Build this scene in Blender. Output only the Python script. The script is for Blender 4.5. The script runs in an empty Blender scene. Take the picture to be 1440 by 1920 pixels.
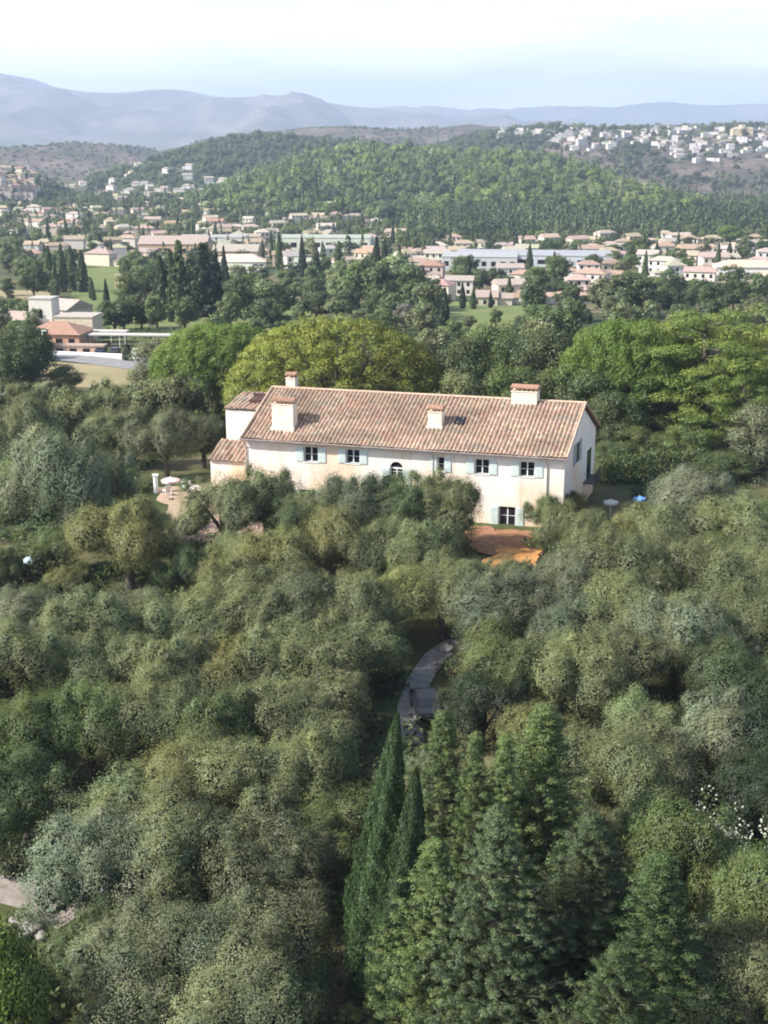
import bpy, math, random
import numpy as np
C = bpy.context.scene
COL = C.collection
R_ = math.radians

# ------------------------------------------------------------------ camera
F, CZ = 2400.0, 36.0                      # focal length in photo pixels, height above the farmhouse ground
PIT = math.atan(712 / F)
cam = bpy.data.cameras.new('camera')
cam.sensor_fit = 'VERTICAL'; cam.sensor_height = 24; cam.lens = F / 1920 * 24
cam.clip_start = 0.5; cam.clip_end = 60000
co = bpy.data.objects.new('camera', cam); COL.objects.link(co)
co.location = (0, 0, CZ); co.rotation_euler = (math.pi / 2 - PIT, 0, 0)
C.camera = co

# ------------------------------------------------------------------ light
SUN_EL, SUN_AZ = 40.0, 252.0              # azimuth clockwise from +Y
sx = math.sin(R_(SUN_AZ)) * math.cos(R_(SUN_EL)); sy = math.cos(R_(SUN_AZ)) * math.cos(R_(SUN_EL)); sz = math.sin(R_(SUN_EL))
sd = bpy.data.lights.new('sun', 'SUN'); sd.energy = 5.0; sd.angle = R_(0.6); sd.color = (1, .95, .87)
so = bpy.data.objects.new('sun', sd); COL.objects.link(so)
from mathutils import Vector
so.rotation_euler = Vector((sx, sy, sz)).to_track_quat('Z', 'Y').to_euler()

W = bpy.data.worlds.new('World'); C.world = W; W.use_nodes = True
nt = W.node_tree; nt.nodes.clear()
def N(nt, t, **kw):
    n = nt.nodes.new(t)
    for k, v in kw.items():
        if k in n.inputs: n.inputs[k].default_value = v
        else: setattr(n, k, v)
    return n
def Lk(nt, a, b): nt.links.new(a, b)
out = N(nt, 'ShaderNodeOutputWorld'); bg = N(nt, 'ShaderNodeBackground'); bg.inputs[1].default_value = .11
sky = N(nt, 'ShaderNodeTexSky'); sky.sky_type = 'NISHITA'; sky.sun_disc = False
sky.sun_elevation = R_(SUN_EL); sky.sun_rotation = R_(SUN_AZ); sky.dust_density = 2.5; sky.altitude = 100
tc = N(nt, 'ShaderNodeTexCoord'); sp = N(nt, 'ShaderNodeSeparateXYZ'); Lk(nt, tc.outputs['Generated'], sp.inputs[0])
mp = N(nt, 'ShaderNodeMapping'); mp.inputs['Scale'].default_value = (1.6, 1.6, 13); mp.inputs['Rotation'].default_value = (0, R_(7), 0); Lk(nt, tc.outputs['Generated'], mp.inputs[0])
no = N(nt, 'ShaderNodeTexNoise', Scale=1.7, Detail=7.0, Roughness=.55); Lk(nt, mp.outputs[0], no.inputs[0])
cr = N(nt, 'ShaderNodeMapRange'); Lk(nt, no.outputs[0], cr.inputs[0]); cr.inputs[1].default_value = .36; cr.inputs[2].default_value = .58; cr.inputs[3].default_value = .45; cr.inputs[4].default_value = 1.0
veil = N(nt, 'ShaderNodeMapRange'); Lk(nt, sp.outputs[2], veil.inputs[0]); veil.inputs[1].default_value = .13; veil.inputs[2].default_value = .30; veil.inputs[3].default_value = 1; veil.inputs[4].default_value = .06
mm = N(nt, 'ShaderNodeMath', operation='MULTIPLY'); Lk(nt, cr.outputs[0], mm.inputs[0]); Lk(nt, veil.outputs[0], mm.inputs[1])
mx = N(nt, 'ShaderNodeMix', data_type='RGBA'); Lk(nt, mm.outputs[0], mx.inputs[0]); Lk(nt, sky.outputs[0], mx.inputs[6]); mx.inputs[7].default_value = (9.6, 9.7, 9.9, 1)
Lk(nt, mx.outputs[2], bg.inputs[0]); Lk(nt, bg.outputs[0], out.inputs[0])

C.view_settings.view_transform = 'Standard'; C.view_settings.look = 'None'; C.view_settings.exposure = 1.0; C.view_settings.gamma = 1
C.cycles.max_bounces = 5; C.cycles.diffuse_bounces = 2; C.cycles.transmission_bounces = 3; C.cycles.transparent_max_bounces = 4
C.cycles.glossy_bounces = 2; C.cycles.volume_bounces = 0; C.cycles.filter_width = 1.9
C.cycles.caustics_reflective = False; C.cycles.caustics_refractive = False

rng = np.random.default_rng(7)
rnd = random.Random(7)

# ------------------------------------------------------------------ projection helpers
def ray(u, v):
    a = (v - 960) / F
    return np.array([(u - 720) / F, math.cos(PIT) - a * math.sin(PIT), -math.sin(PIT) - a * math.cos(PIT)])
def at_y(u, v, y):
    d = ray(u, v); return d[0] / d[1] * y, CZ + d[2] / d[1] * y
def at_z(u, v, z):
    d = ray(u, v); t = (z - CZ) / d[2]; return d[0] * t, d[1] * t

# ------------------------------------------------------------------ terrain
def vnoise(x, y, seed=0):
    x = np.asarray(x, float); y = np.asarray(y, float)
    xi = np.floor(x); yi = np.floor(y); fx = x - xi; fy = y - yi
    fx = fx * fx * (3 - 2 * fx); fy = fy * fy * (3 - 2 * fy)
    def h(a, b):
        s = np.sin(a * 127.1 + b * 311.7 + seed * 74.7) * 43758.5453
        return s - np.floor(s)
    return ((h(xi, yi) * (1 - fx) + h(xi + 1, yi) * fx) * (1 - fy) + (h(xi, yi + 1) * (1 - fx) + h(xi + 1, yi + 1) * fx) * fy) * 2 - 1
def fbm(x, y, o=4, seed=0):
    s = 0; a = 1.0
    for i in range(o):
        s = s + a * vnoise(x * 2 ** i, y * 2 ** i, seed + i); a *= .5
    return s
GY = [-60, 40, 60, 85, 104, 136, 170, 220, 280, 360, 500, 700, 960, 1500, 20000]
GZ = [-5, -5, -3.6, -1.5, 0, 0, -3, -8, -12, -15, -22, -28, -33, -36, -60]
def h0(x, y):
    x = np.asarray(x, float); y = np.asarray(y, float)
    s = np.clip((y - 140) / 300, 0, 1)
    return np.interp(y, GY, GZ) + s * 2.2 * fbm(x / 150, y / 150, 3, 5)
def mk_hill(Y, pts, drop, front, back, rough=3., seed=1, lift=0):
    xs, zs = [], []
    for u, v in pts:
        x, z = at_y(u, v + lift, Y); xs.append(x); zs.append(z)
    xs = np.array(xs); zs = np.array(zs)
    def h(x, y):
        x = np.asarray(x, float); y = np.asarray(y, float)
        w = (xs[-1] - xs[0]) / len(xs) * .4
        zr = sum(np.interp(x + k * w, xs, zs) * c for k, c in ((-1, .25), (-.5, .25), (0, .2), (.5, .15), (1, .15)))
        t = np.where(y < Y, (Y - y) / front, (y - Y) / back)
        g = np.where(t < 1, .5 + .5 * np.cos(np.pi * np.clip(t, 0, 1)), 0)
        zz = drop + (zr - drop) * g - np.clip(t - 1, 0, 5) * 60
        return zz + rough * fbm(x / (front * .22), y / (front * .22), 4, seed) * np.clip(g * 1.5, 0, 1)
    h.Y = Y; h.front = front; h.back = back; h.x0 = xs[0]; h.x1 = xs[-1]
    return h
wooded = mk_hill(1500, [(60, 480), (200, 440), (300, 400), (380, 365), (450, 328), (520, 300), (600, 283), (680, 276), (760, 280), (850, 280), (950, 290), (1040, 292), (1110, 320), (1200, 350), (1300, 380), (1380, 402), (1450, 418), (1600, 440), (1900, 470)], -40, 560, 600, 7, 3, 24)
shoulder = mk_hill(2150, [(-300, 400), (60, 380), (150, 352), (230, 325), (300, 300), (360, 275), (430, 258), (500, 262), (620, 262), (800, 290), (1000, 330)], -50, 800, 700, 7, 9, 4)
burnt_mid = mk_hill(3000, [(-200, 330), (150, 320), (300, 292), (420, 262), (520, 243), (600, 235), (650, 233), (700, 238), (760, 241), (820, 239), (900, 245), (1000, 250), (1200, 256), (1500, 262)], -60, 900, 900, 9, 13)
burnt_left = mk_hill(2600, [(-700, 290), (-200, 275), (0, 281), (60, 276), (120, 272), (230, 277), (290, 292), (400, 320), (600, 360)], -60, 850, 700, 8, 17)
village = mk_hill(2350, [(600, 320), (800, 280), (880, 256), (940, 248), (1000, 243), (1100, 240), (1180, 238), (1300, 238), (1370, 234), (1440, 238), (1600, 242), (2000, 250)], -45, 950, 800, 5, 21, 3)
oldtown = mk_hill(1450, [(-500, 350), (-200, 322), (-60, 316), (0, 320), (50, 336), (90, 385), (200, 440), (300, 470)], -38, 330, 300, 2, 25)
HILLS = [wooded, shoulder, burnt_mid, burnt_left, village, oldtown]
def H(x, y):
    z = h0(x, y)
    for h in HILLS: z = np.maximum(z, h(x, y))
    return z
_YS = 30 * 1.004 ** np.arange(1180)
def hit(u, v, lift=0.0, y0=0):
    """point of the terrain seen at (u, v); lift: height above terrain (number or function of distance)"""
    d = ray(u, v); ys = _YS[_YS > y0]; xs = d[0] / d[1] * ys; zr = CZ + d[2] / d[1] * ys
    g = H(xs, ys) + (lift(ys) if callable(lift) else lift)
    k = np.argmax(zr < g)
    if zr[k] >= g[k]: return None
    return float(xs[k]), float(ys[k]), float(H(xs[k], ys[k]))

# ------------------------------------------------------------------ materials
def mat(name):
    m = bpy.data.materials.new(name); m.use_nodes = True
    t = m.node_tree; b = t.nodes['Principled BSDF']; b.inputs['Specular IOR Level'].default_value = .2
    b.inputs['Roughness'].default_value = .85
    return m, t, b
def ramp(t, src, stops):
    r = t.nodes.new('ShaderNodeValToRGB'); t.links.new(src, r.inputs[0])
    e = r.color_ramp.elements
    while len(e) < len(stops): e.new(.5)
    for i, (p, c) in enumerate(stops): e[i].position = p; e[i].color = (*c, 1)
    return r.outputs[0]
def noise(t, scale, detail=5., rough=.6, coord='Object', vec=None):
    if vec is None:
        c = t.nodes.new('ShaderNodeTexCoord'); vec = c.outputs[coord]
    n = t.nodes.new('ShaderNodeTexNoise'); n.inputs['Scale'].default_value = scale; n.inputs['Detail'].default_value = detail; n.inputs['Roughness'].default_value = rough
    t.links.new(vec, n.inputs[0]); return n.outputs[0]
def geo_pos(t):
    g = t.nodes.new('ShaderNodeNewGeometry'); return g.outputs['Position']
def mixc(t, f, a, b, mode='MIX'):
    m = t.nodes.new('ShaderNodeMix'); m.data_type = 'RGBA'; m.blend_type = mode
    for i, v in ((0, f), (6, a), (7, b)):
        if hasattr(v, 'default_value'): t.links.new(v, m.inputs[i])
        elif i == 0: m.inputs[0].default_value = v
        else: m.inputs[i].default_value = (*v, 1)
    return m.outputs[2]
def bump(t, b, src, s=.3, d=.05):
    n = t.nodes.new('ShaderNodeBump'); n.inputs['Strength'].default_value = s; n.inputs['Distance'].default_value = d
    t.links.new(src, n.inputs['Height']); t.links.new(n.outputs[0], b.inputs['Normal'])

def foliage_mat():
    m = bpy.data.materials.new('foliage'); m.use_nodes = True; t = m.node_tree; t.nodes.clear()
    oi = t.nodes.new('ShaderNodeObjectInfo'); at = t.nodes.new('ShaderNodeAttribute'); at.attribute_name = 'col'
    c = mixc(t, 1.0, oi.outputs['Color'], at.outputs['Color'], 'MULTIPLY')
    hs = t.nodes.new('ShaderNodeHueSaturation'); t.links.new(c, hs.inputs['Color'])
    mr = t.nodes.new('ShaderNodeMapRange'); t.links.new(oi.outputs['Random'], mr.inputs[0]); mr.inputs[3].default_value = .86; mr.inputs[4].default_value = 1.16
    t.links.new(mr.outputs[0], hs.inputs['Value'])
    df = t.nodes.new('ShaderNodeBsdfDiffuse'); tr = t.nodes.new('ShaderNodeBsdfTranslucent'); gl = t.nodes.new('ShaderNodeBsdfGlossy'); gl.inputs['Roughness'].default_value = .5
    an = t.nodes.new('ShaderNodeAttribute'); an.attribute_name = 'nrm'; vt = t.nodes.new('ShaderNodeVectorTransform'); vt.vector_type = 'NORMAL'; vt.convert_from = 'OBJECT'; vt.convert_to = 'WORLD'
    t.links.new(an.outputs['Vector'], vt.inputs[0]); gn = t.nodes.new('ShaderNodeNewGeometry'); mv = t.nodes.new('ShaderNodeMix'); mv.data_type = 'VECTOR'; mv.inputs[0].default_value = .75
    t.links.new(gn.outputs['Normal'], mv.inputs[4]); t.links.new(vt.outputs[0], mv.inputs[5]); nz = t.nodes.new('ShaderNodeVectorMath'); nz.operation = 'NORMALIZE'; t.links.new(mv.outputs[1], nz.inputs[0])
    t.links.new(nz.outputs[0], df.inputs['Normal'])
    t.links.new(hs.outputs[0], df.inputs[0]); t.links.new(hs.outputs[0], tr.inputs[0]); gl.inputs[0].default_value = (.8, .85, .9, 1)
    a = t.nodes.new('ShaderNodeMixShader'); a.inputs[0].default_value = .26; t.links.new(df.outputs[0], a.inputs[1]); t.links.new(tr.outputs[0], a.inputs[2])
    b = t.nodes.new('ShaderNodeMixShader'); b.inputs[0].default_value = .025; t.links.new(a.outputs[0], b.inputs[1]); t.links.new(gl.outputs[0], b.inputs[2])
    o = t.nodes.new('ShaderNodeOutputMaterial'); t.links.new(b.outputs[0], o.inputs[0]); return m
FOL = foliage_mat()
def simple(name, stops, scale=2., rough=.85, bmp=0., coord='Object', spec=.2, metallic=0.):
    m, t, b = mat(name); n = noise(t, scale, coord=coord)
    t.links.new(ramp(t, n, stops), b.inputs['Base Color']); b.inputs['Roughness'].default_value = rough
    b.inputs['Specular IOR Level'].default_value = spec; b.inputs['Metallic'].default_value = metallic
    if bmp: bump(t, b, n, bmp)
    return m
BARK = simple('bark', [(.3, (.05, .042, .033)), (.7, (.13, .11, .09))], 3, .95, .5)
def tinted(name, amp=.18, scale=.8, rough=.85, spec=.2):
    """takes the object's own colour, weathered by noise"""
    m, t, b = mat(name); oi = t.nodes.new('ShaderNodeObjectInfo'); n = noise(t, scale)
    r = ramp(t, n, [(.3, (1 - amp,) * 3), (.7, (1, 1, 1))]); t.links.new(mixc(t, 1., oi.outputs['Color'], r, 'MULTIPLY'), b.inputs['Base Color'])
    b.inputs['Roughness'].default_value = rough; b.inputs['Specular IOR Level'].default_value = spec; return m
PLASTER = tinted('plaster'); ROOFTINT = tinted('tiled_roof_far', .35, 1.6)
def colmat(name, rough=.9):
    m, t, b = mat(name); a = t.nodes.new('ShaderNodeAttribute'); a.attribute_name = 'col'; t.links.new(a.outputs['Color'], b.inputs['Base Color']); b.inputs['Roughness'].default_value = rough; return m
TILES = colmat('clay_tiles')
GLASS, t_, b_ = mat('window_glass'); b_.inputs['Base Color'].default_value = (.012, .014, .02, 1); b_.inputs['Roughness'].default_value = .12; b_.inputs['Specular IOR Level'].default_value = .5
WHITE = simple('white_paint', [(.3, (.7, .71, .72)), (.7, (.82, .82, .82))], 4, .5, 0)
SHUT = simple('shutter_paint', [(.3, (.50, .58, .56)), (.7, (.60, .68, .66))], 3, .6)
DARK = simple('dark_metal', [(.3, (.03, .03, .035)), (.7, (.06, .06, .065))], 3, .5, spec=.4)

# facade: lime wash, cream with peach patches
m, t, b = mat('lime_wash'); FACADE = m
p = geo_pos(t); n1 = noise(t, .22, 6, .6, vec=p); n2 = noise(t, 2.5, 6, .7, vec=p)
spz = t.nodes.new('ShaderNodeSeparateXYZ'); t.links.new(p, spz.inputs[0])
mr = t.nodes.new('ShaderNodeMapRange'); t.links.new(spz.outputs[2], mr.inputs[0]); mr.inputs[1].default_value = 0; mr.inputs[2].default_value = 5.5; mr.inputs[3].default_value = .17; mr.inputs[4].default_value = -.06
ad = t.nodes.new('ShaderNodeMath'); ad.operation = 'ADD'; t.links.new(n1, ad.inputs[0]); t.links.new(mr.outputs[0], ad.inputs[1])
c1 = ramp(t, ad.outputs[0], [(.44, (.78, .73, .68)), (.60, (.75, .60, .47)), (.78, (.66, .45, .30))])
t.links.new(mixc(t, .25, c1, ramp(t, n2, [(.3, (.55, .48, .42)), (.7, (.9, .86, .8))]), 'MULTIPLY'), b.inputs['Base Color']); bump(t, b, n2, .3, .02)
mpn = t.nodes.new('ShaderNodeMapping'); mpn.inputs['Scale'].default_value = (2.2, 2.2, .16); t.links.new(p, mpn.inputs[0]); n3 = noise(t, 1., 5, .65, vec=mpn.outputs[0]); old = b.inputs['Base Color'].links[0].from_socket; t.links.new(mixc(t, .3, old, ramp(t, n3, [(.34, (.62, .56, .50)), (.52, (1, 1, 1))]), 'MULTIPLY'), b.inputs['Base Color'])

# ground: dry grass, soil, green patches by world position
m, t, b = mat('dry_grass_ground'); GROUND = m; p = geo_pos(t)
n1 = noise(t, .035, 6, .6, vec=p); n2 = noise(t, .5, 8, .75, vec=p)
c1 = ramp(t, n1, [(.36, (.035, .055, .02)), (.5, (.08, .09, .035)), (.62, (.17, .14, .075))])
t.links.new(mixc(t, .7, c1, ramp(t, n2, [(.25, (.35, .35, .35)), (.75, (1.2, 1.2, 1.15))]), 'MULTIPLY'), b.inputs['Base Color'])
def hillmat(name, stops, s1=.01, s2=.06):
    m, t, b = mat(name); p = geo_pos(t); n1 = noise(t, s1, 8, .65, vec=p); n2 = noise(t, s2, 6, .7, vec=p)
    t.links.new(mixc(t, .75, ramp(t, n1, stops), ramp(t, n2, [(.3, (.4, .4, .4)), (.7, (1.3, 1.3, 1.3))]), 'MULTIPLY'), b.inputs['Base Color']); b.inputs['Roughness'].default_value = 1; return m
WOODFLOOR = hillmat('forest_floor', [(.3, (.02, .035, .015)), (.7, (.05, .07, .03))])
SCRUB = hillmat('burnt_scrub', [(.34, (.045, .055, .03)), (.5, (.10, .085, .07)), (.66, (.19, .15, .125))])
GREENHILL = hillmat('green_hillside', [(.3, (.03, .045, .02)), (.6, (.07, .085, .04)), (.75, (.14, .12, .08))])
MOUNT = hillmat('mountain_slopes', [(.3, (.05, .06, .04)), (.7, (.20, .17, .15))], .0012, .006)

# ------------------------------------------------------------------ mesh helpers
def mesh_np(name, V, Q, mats, col=None, smooth=False, K=4):
    me = bpy.data.meshes.new(name); V = np.ascontiguousarray(V, np.float32); Q = np.ascontiguousarray(Q, np.int32)
    nf = len(Q); me.vertices.add(len(V)); me.vertices.foreach_set('co', V.ravel()); me.loops.add(nf * K); me.loops.foreach_set('vertex_index', Q.ravel())
    me.polygons.add(nf); me.polygons.foreach_set('loop_start', np.arange(nf, dtype=np.int32) * K); me.polygons.foreach_set('loop_total', np.full(nf, K, np.int32))
    if smooth: me.polygons.foreach_set('use_smooth', np.ones(nf, bool))
    me.update(calc_edges=True)
    if col is not None:
        a = me.attributes.new('col', 'FLOAT_COLOR', 'FACE'); cc = np.ones((nf, 4), np.float32); col = np.asarray(col); cc[:, :3] = col[:, :3]; a.data.foreach_set('color', cc.ravel())
        if col.shape[1] == 6: a = me.attributes.new('nrm', 'FLOAT_VECTOR', 'FACE'); a.data.foreach_set('vector', np.ascontiguousarray(col[:, 3:], np.float32).ravel())
    for m in (mats if isinstance(mats, list) else [mats]): me.materials.append(m)
    return me
def link(name, me, parent=None, loc=None, color=None):
    o = bpy.data.objects.new(name, me); COL.objects.link(o)
    if parent is not None: o.parent = parent
    if loc is not None: o.location = loc
    if color is not None: o.color = (*color, 1)
    return o
def tag(o, label=None, cat=None, group=None, kind=None):
    if label: o['label'] = label
    if cat: o['category'] = cat
    if group: o['group'] = group
    if kind: o['kind'] = kind
    return o
def thing(name, label, cat, loc, rz=0., group=None, s=(1, 1, 1)):
    o = bpy.data.objects.new(name, None); COL.objects.link(o); o.location = loc; o.rotation_euler = (0, 0, rz); o.scale = s; o.empty_display_size = .5
    return tag(o, label, cat, group)
def grid_mesh(name, X, Y, Z, m, smooth=True):
    ny, nx = X.shape; V = np.stack([X, Y, Z], -1).reshape(-1, 3); i = np.arange(ny * nx).reshape(ny, nx)
    Q = np.stack([i[:-1, :-1], i[:-1, 1:], i[1:, 1:], i[1:, :-1]], -1).reshape(-1, 4)
    return mesh_np(name, V, Q, m, smooth=smooth)
class MB:
    """collects boxes, prisms and tubes for ONE mesh"""
    def __init__(s): s.v = []; s.f = []
    def add(s, v, f):
        n = len(s.v); s.v += [tuple(map(float, p)) for p in v]; s.f += [tuple(n + i for i in q) for q in f]; return s
    def box(s, x0, x1, y0, y1, z0, z1, T=None):
        v = [(x, y, z) for z in (z0, z1) for x, y in ((x0, y0), (x1, y0), (x1, y1), (x0, y1))]
        if T: v = [T(*p) for p in v]
        return s.add(v, [(3, 2, 1, 0), (4, 5, 6, 7), (0, 1, 5, 4), (1, 2, 6, 5), (2, 3, 7, 6), (3, 0, 4, 7)])
    def tube(s, path, rad, seg=7, cap=True):
        P = np.array(path, float); n = len(P); V = []
        for i in range(n):
            d = P[min(i + 1, n - 1)] - P[max(i - 1, 0)]; d /= np.linalg.norm(d) + 1e-9
            a = np.cross(d, (0, 0, 1) if abs(d[2]) < .9 else (1, 0, 0)); a /= np.linalg.norm(a); b = np.cross(d, a)
            r = rad[i] if hasattr(rad, '__len__') else rad
            for k in range(seg):
                q = 2 * math.pi * k / seg; V.append(P[i] + r * (math.cos(q) * a + math.sin(q) * b))
        Fc = [(i * seg + k, i * seg + (k + 1) % seg, (i + 1) * seg + (k + 1) % seg, (i + 1) * seg + k) for i in range(n - 1) for k in range(seg)]
        if cap: Fc += [tuple(range(seg))[::-1], tuple((n - 1) * seg + k for k in range(seg))]
        return s.add(V, Fc)
    def mesh(s, name, m, smooth=False):
        me = bpy.data.meshes.new(name); me.from_pydata(s.v, [], s.f); me.materials.append(m)
        if smooth:
            for p in me.polygons: p.use_smooth = True
        me.update(); return me
    def obj(s, name, m, parent=None, color=None, smooth=False): return link(name, s.mesh(name, m, smooth), parent, color=color)

# ------------------------------------------------------------------ the setting
ys = np.concatenate([np.arange(-80, 240, 4.), 240 * 1.025 ** np.arange(176)]); ss = np.linspace(-1, 1, 190)
X = ss[None, :] * (90 + .8 * np.clip(ys, 0, None))[:, None]; Yg = np.repeat(ys[:, None], len(ss), 1)
tag(link('ground', grid_mesh('ground', X, Yg, h0(X, Yg), GROUND)), kind='structure')
for nm, h, m in (('wooded_hill', wooded, WOODFLOOR), ('green_hill', shoulder, GREENHILL), ('scrub_hill', burnt_mid, SCRUB), ('burnt_hill', burnt_left, SCRUB), ('village_hill', village, SCRUB), ('old_town_hill', oldtown, GREENHILL)):
    yy = np.linspace(h.Y - h.front * 1.08, h.Y + h.back * 1.05, 90); xx = np.linspace(h.x0, h.x1, 240); X, Yg = np.meshgrid(xx, yy)
    tag(link(nm, grid_mesh(nm, X, Yg, h(X, Yg), m)), kind='structure')
def mountain(name, Y, pts, depth, seed, amp):
    xs, zs = zip(*[at_y(u, v, Y) for u, v in pts]); nx, ny = 420, 60
    xx = np.linspace(xs[0], xs[-1], nx); tt = np.linspace(-1, .4, ny)
    X, T = np.meshgrid(xx, tt); Yg = Y + T * depth; zr = np.interp(X, xs, zs)
    zr = sum(np.interp(X + k * (xs[-1] - xs[0]) / 160, xs, zs) for k in (-2, -1, 0, 1, 2)) / 5
    g = np.clip(1 - np.abs(T) ** 1.15, 0, 1)
    ridge = 1 - np.abs(fbm(X / (depth * .3), Yg / (depth * .5), 5, seed))
    Z = -80 + (zr + 80) * g + amp * (ridge - .6) * (np.clip(np.abs(T) * 4, 0.05, 1)) * 1.9 * np.clip(1.2 - np.abs(T), 0, 1)
    return tag(link(name, grid_mesh(name, X, Yg, Z, MOUNT)), kind='structure')
mountain('mountains', 10000, [(-900, 120), (-300, 150), (-100, 128), (0, 138), (30, 142), (60, 153), (100, 162), (150, 171), (190, 173), (230, 174), (270, 169), (310, 166), (345, 169), (370, 178), (420, 186), (470, 181), (520, 179), (560, 181), (600, 190), (660, 198), (720, 204), (780, 212), (860, 222), (960, 236), (1100, 250), (1500, 270)], 3800, 31, 130)
mountain('distant_mountains', 14500, [(300, 240), (600, 215), (700, 206), (770, 201), (830, 203), (900, 208), (960, 207), (1010, 202), (1050, 200), (1090, 206), (1150, 204), (1190, 196), (1220, 191), (1250, 195), (1300, 201), (1340, 200), (1380, 196), (1420, 199), (1500, 192), (1700, 205), (2300, 190)], 4200, 37, 110)

def patch(name, c, m, lift=.06, n=28, wob=0):
    """a sheet laid on the terrain; c = the four corners as seen in the photograph, near-left, near-right, far-right, far-left"""
    P = [hit(u, v) for u, v in c]; P = [np.array(p[:2]) for p in P]; s = np.linspace(0, 1, n); S, T = np.meshgrid(s, s)
    XY = (P[0] * ((1 - S) * (1 - T))[..., None] + P[1] * (S * (1 - T))[..., None] + P[2] * (S * T)[..., None] + P[3] * ((1 - S) * T)[..., None])
    X, Yg = XY[..., 0], XY[..., 1]
    if wob: X, Yg = X + wob * fbm(X / 1.6, Yg / 1.6, 3, 4), Yg + wob * fbm(X / 1.6 + 9, Yg / 1.6, 3, 5)
    return tag(link(name, grid_mesh(name, X, Yg, H(X, Yg) + lift, m)), kind='structure')
def strip(name, pts, width, m, lift=.07):
    P = np.array([hit(u, v)[:2] for u, v in pts]); t = np.linspace(0, len(P) - 1, len(P) * 8)
    P = np.stack([np.interp(t, range(len(P)), P[:, k]) for k in (0, 1)], -1); d = np.gradient(P, axis=0); d /= np.linalg.norm(d, axis=1)[:, None]; nn = np.stack([-d[:, 1], d[:, 0]], -1)
    k = np.linspace(-.5, .5, 5) * width; X = P[:, None, 0] + nn[:, None, 0] * k; Yg = P[:, None, 1] + nn[:, None, 1] * k
    return tag(link(name, grid_mesh(name, X, Yg, H(X, Yg) + lift, m)), kind='structure')
def pmat(name, a, b_, s=1.5): 
    m, t, b = mat(name); p = geo_pos(t); n = noise(t, s, 8, .7, vec=p); t.links.new(ramp(t, n, [(.3, a), (.7, b_)]), b.inputs['Base Color']); b.inputs['Roughness'].default_value = .95; bump(t, b, n, .4, .05); return m
GRAVEL = pmat('pink_gravel', (.27, .19, .14), (.42, .31, .24)); OCHRE = pmat('ochre_soil', (.36, .15, .05), (.55, .29, .10), 1.2); REDSOIL = pmat('red_soil', (.18, .08, .04), (.34, .19, .11), 1.5)
PATHM = pmat('path_gravel', (.15, .145, .14), (.30, .29, .275)); PALEST = pmat('pale_stone', (.15, .13, .11), (.32, .285, .25)); ASPH = pmat('asphalt', (.17, .165, .17), (.24, .235, .235), .4)
LAWN = pmat('lawn', (.085, .125, .035), (.17, .185, .07), .06); FIELD = pmat('dry_field', (.19, .165, .08), (.30, .25, .15), .03); CONC = pmat('concrete', (.34, .32, .30), (.48, .46, .43), .5)
patch('terrace', [(330, 1015), (500, 1025), (480, 900), (290, 915)], GRAVEL, wob=.5)
patch('yard', [(885, 1045), (1000, 1050), (1020, 998), (868, 990)], REDSOIL, .14, wob=.6)
patch('bare_soil', [(905, 1085), (1000, 1085), (1000, 1035), (925, 1030)], OCHRE, .22, wob=.6)
strip('garden_path', [(900, 1215), (850, 1212), (815, 1235), (785, 1280), (768, 1330), (770, 1400)], 1.7, PATHM)
strip('side_path', [(-60, 1665), (20, 1672), (80, 1690), (140, 1730)], 2.2, PALEST)
strip('stone_path', [(150, 1135), (270, 1140), (380, 1160), (430, 1190)], 2.0, PALEST)
patch('driveway', [(1370, 1760), (1500, 1790), (1500, 1670), (1370, 1660)], simple('blue_grey_paving', [(.3, (.16, .17, .21)), (.7, (.24, .25, .30))], 1.5))
strip('access_road', [(-60, 655), (90, 668), (180, 678), (270, 690), (360, 700)], 9, ASPH, .18)
patch('car_park', [(95, 668), (275, 684), (270, 668), (100, 655)], CONC, .12)
patch('dry_field', [(60, 725), (330, 735), (300, 694), (95, 680)], FIELD, .12)
patch('golf_lawn', [(110, 640), (290, 640), (235, 490), (145, 498)], LAWN, .2)
patch('fairway', [(290, 640), (560, 620), (600, 560), (300, 585)], LAWN, .2)
patch('rough_grass', [(0, 590), (110, 592), (90, 545), (-30, 545)], FIELD, .2)
patch('sandy_slope', [(215, 545), (270, 545), (255, 515), (215, 515)], FIELD, .35)
patch('meadow', [(820, 640), (1000, 640), (980, 565), (830, 565)], LAWN, .25)

# ------------------------------------------------------------------ foliage
def unit(n, g=rng):
    d = g.normal(size=(n, 3)); return d / np.linalg.norm(d, axis=1)[:, None]
def quads(c, nrm, ln, wd, g=rng, tan=None):
    n = len(c); t = g.normal(size=(n, 3)) if tan is None else tan
    t = t - (t * nrm).sum(1)[:, None] * nrm; t /= np.linalg.norm(t, axis=1)[:, None] + 1e-9; b = np.cross(nrm, t)
    ln = (ln * g.uniform(.7, 1.3, n))[:, None] / 2; wd = (wd * g.uniform(.7, 1.3, n))[:, None] / 2
    V = np.stack([c - t * ln, c + b * wd, c + t * ln, c - b * wd], 1).reshape(-1, 3); return V, np.arange(4 * n).reshape(n, 4)
def soft(Cn, Nn):
    """shading normal of a leaf: mostly the way the crown faces there"""
    c = Cn - [Cn[:, 0].mean(), Cn[:, 1].mean(), np.quantile(Cn[:, 2], .25)]; c = c / (np.linalg.norm(c, axis=1)[:, None] + 1e-6); n = Nn + .45 * c + [0, 0, .1]; return n / (np.linalg.norm(n, axis=1)[:, None] + 1e-6)
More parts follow.
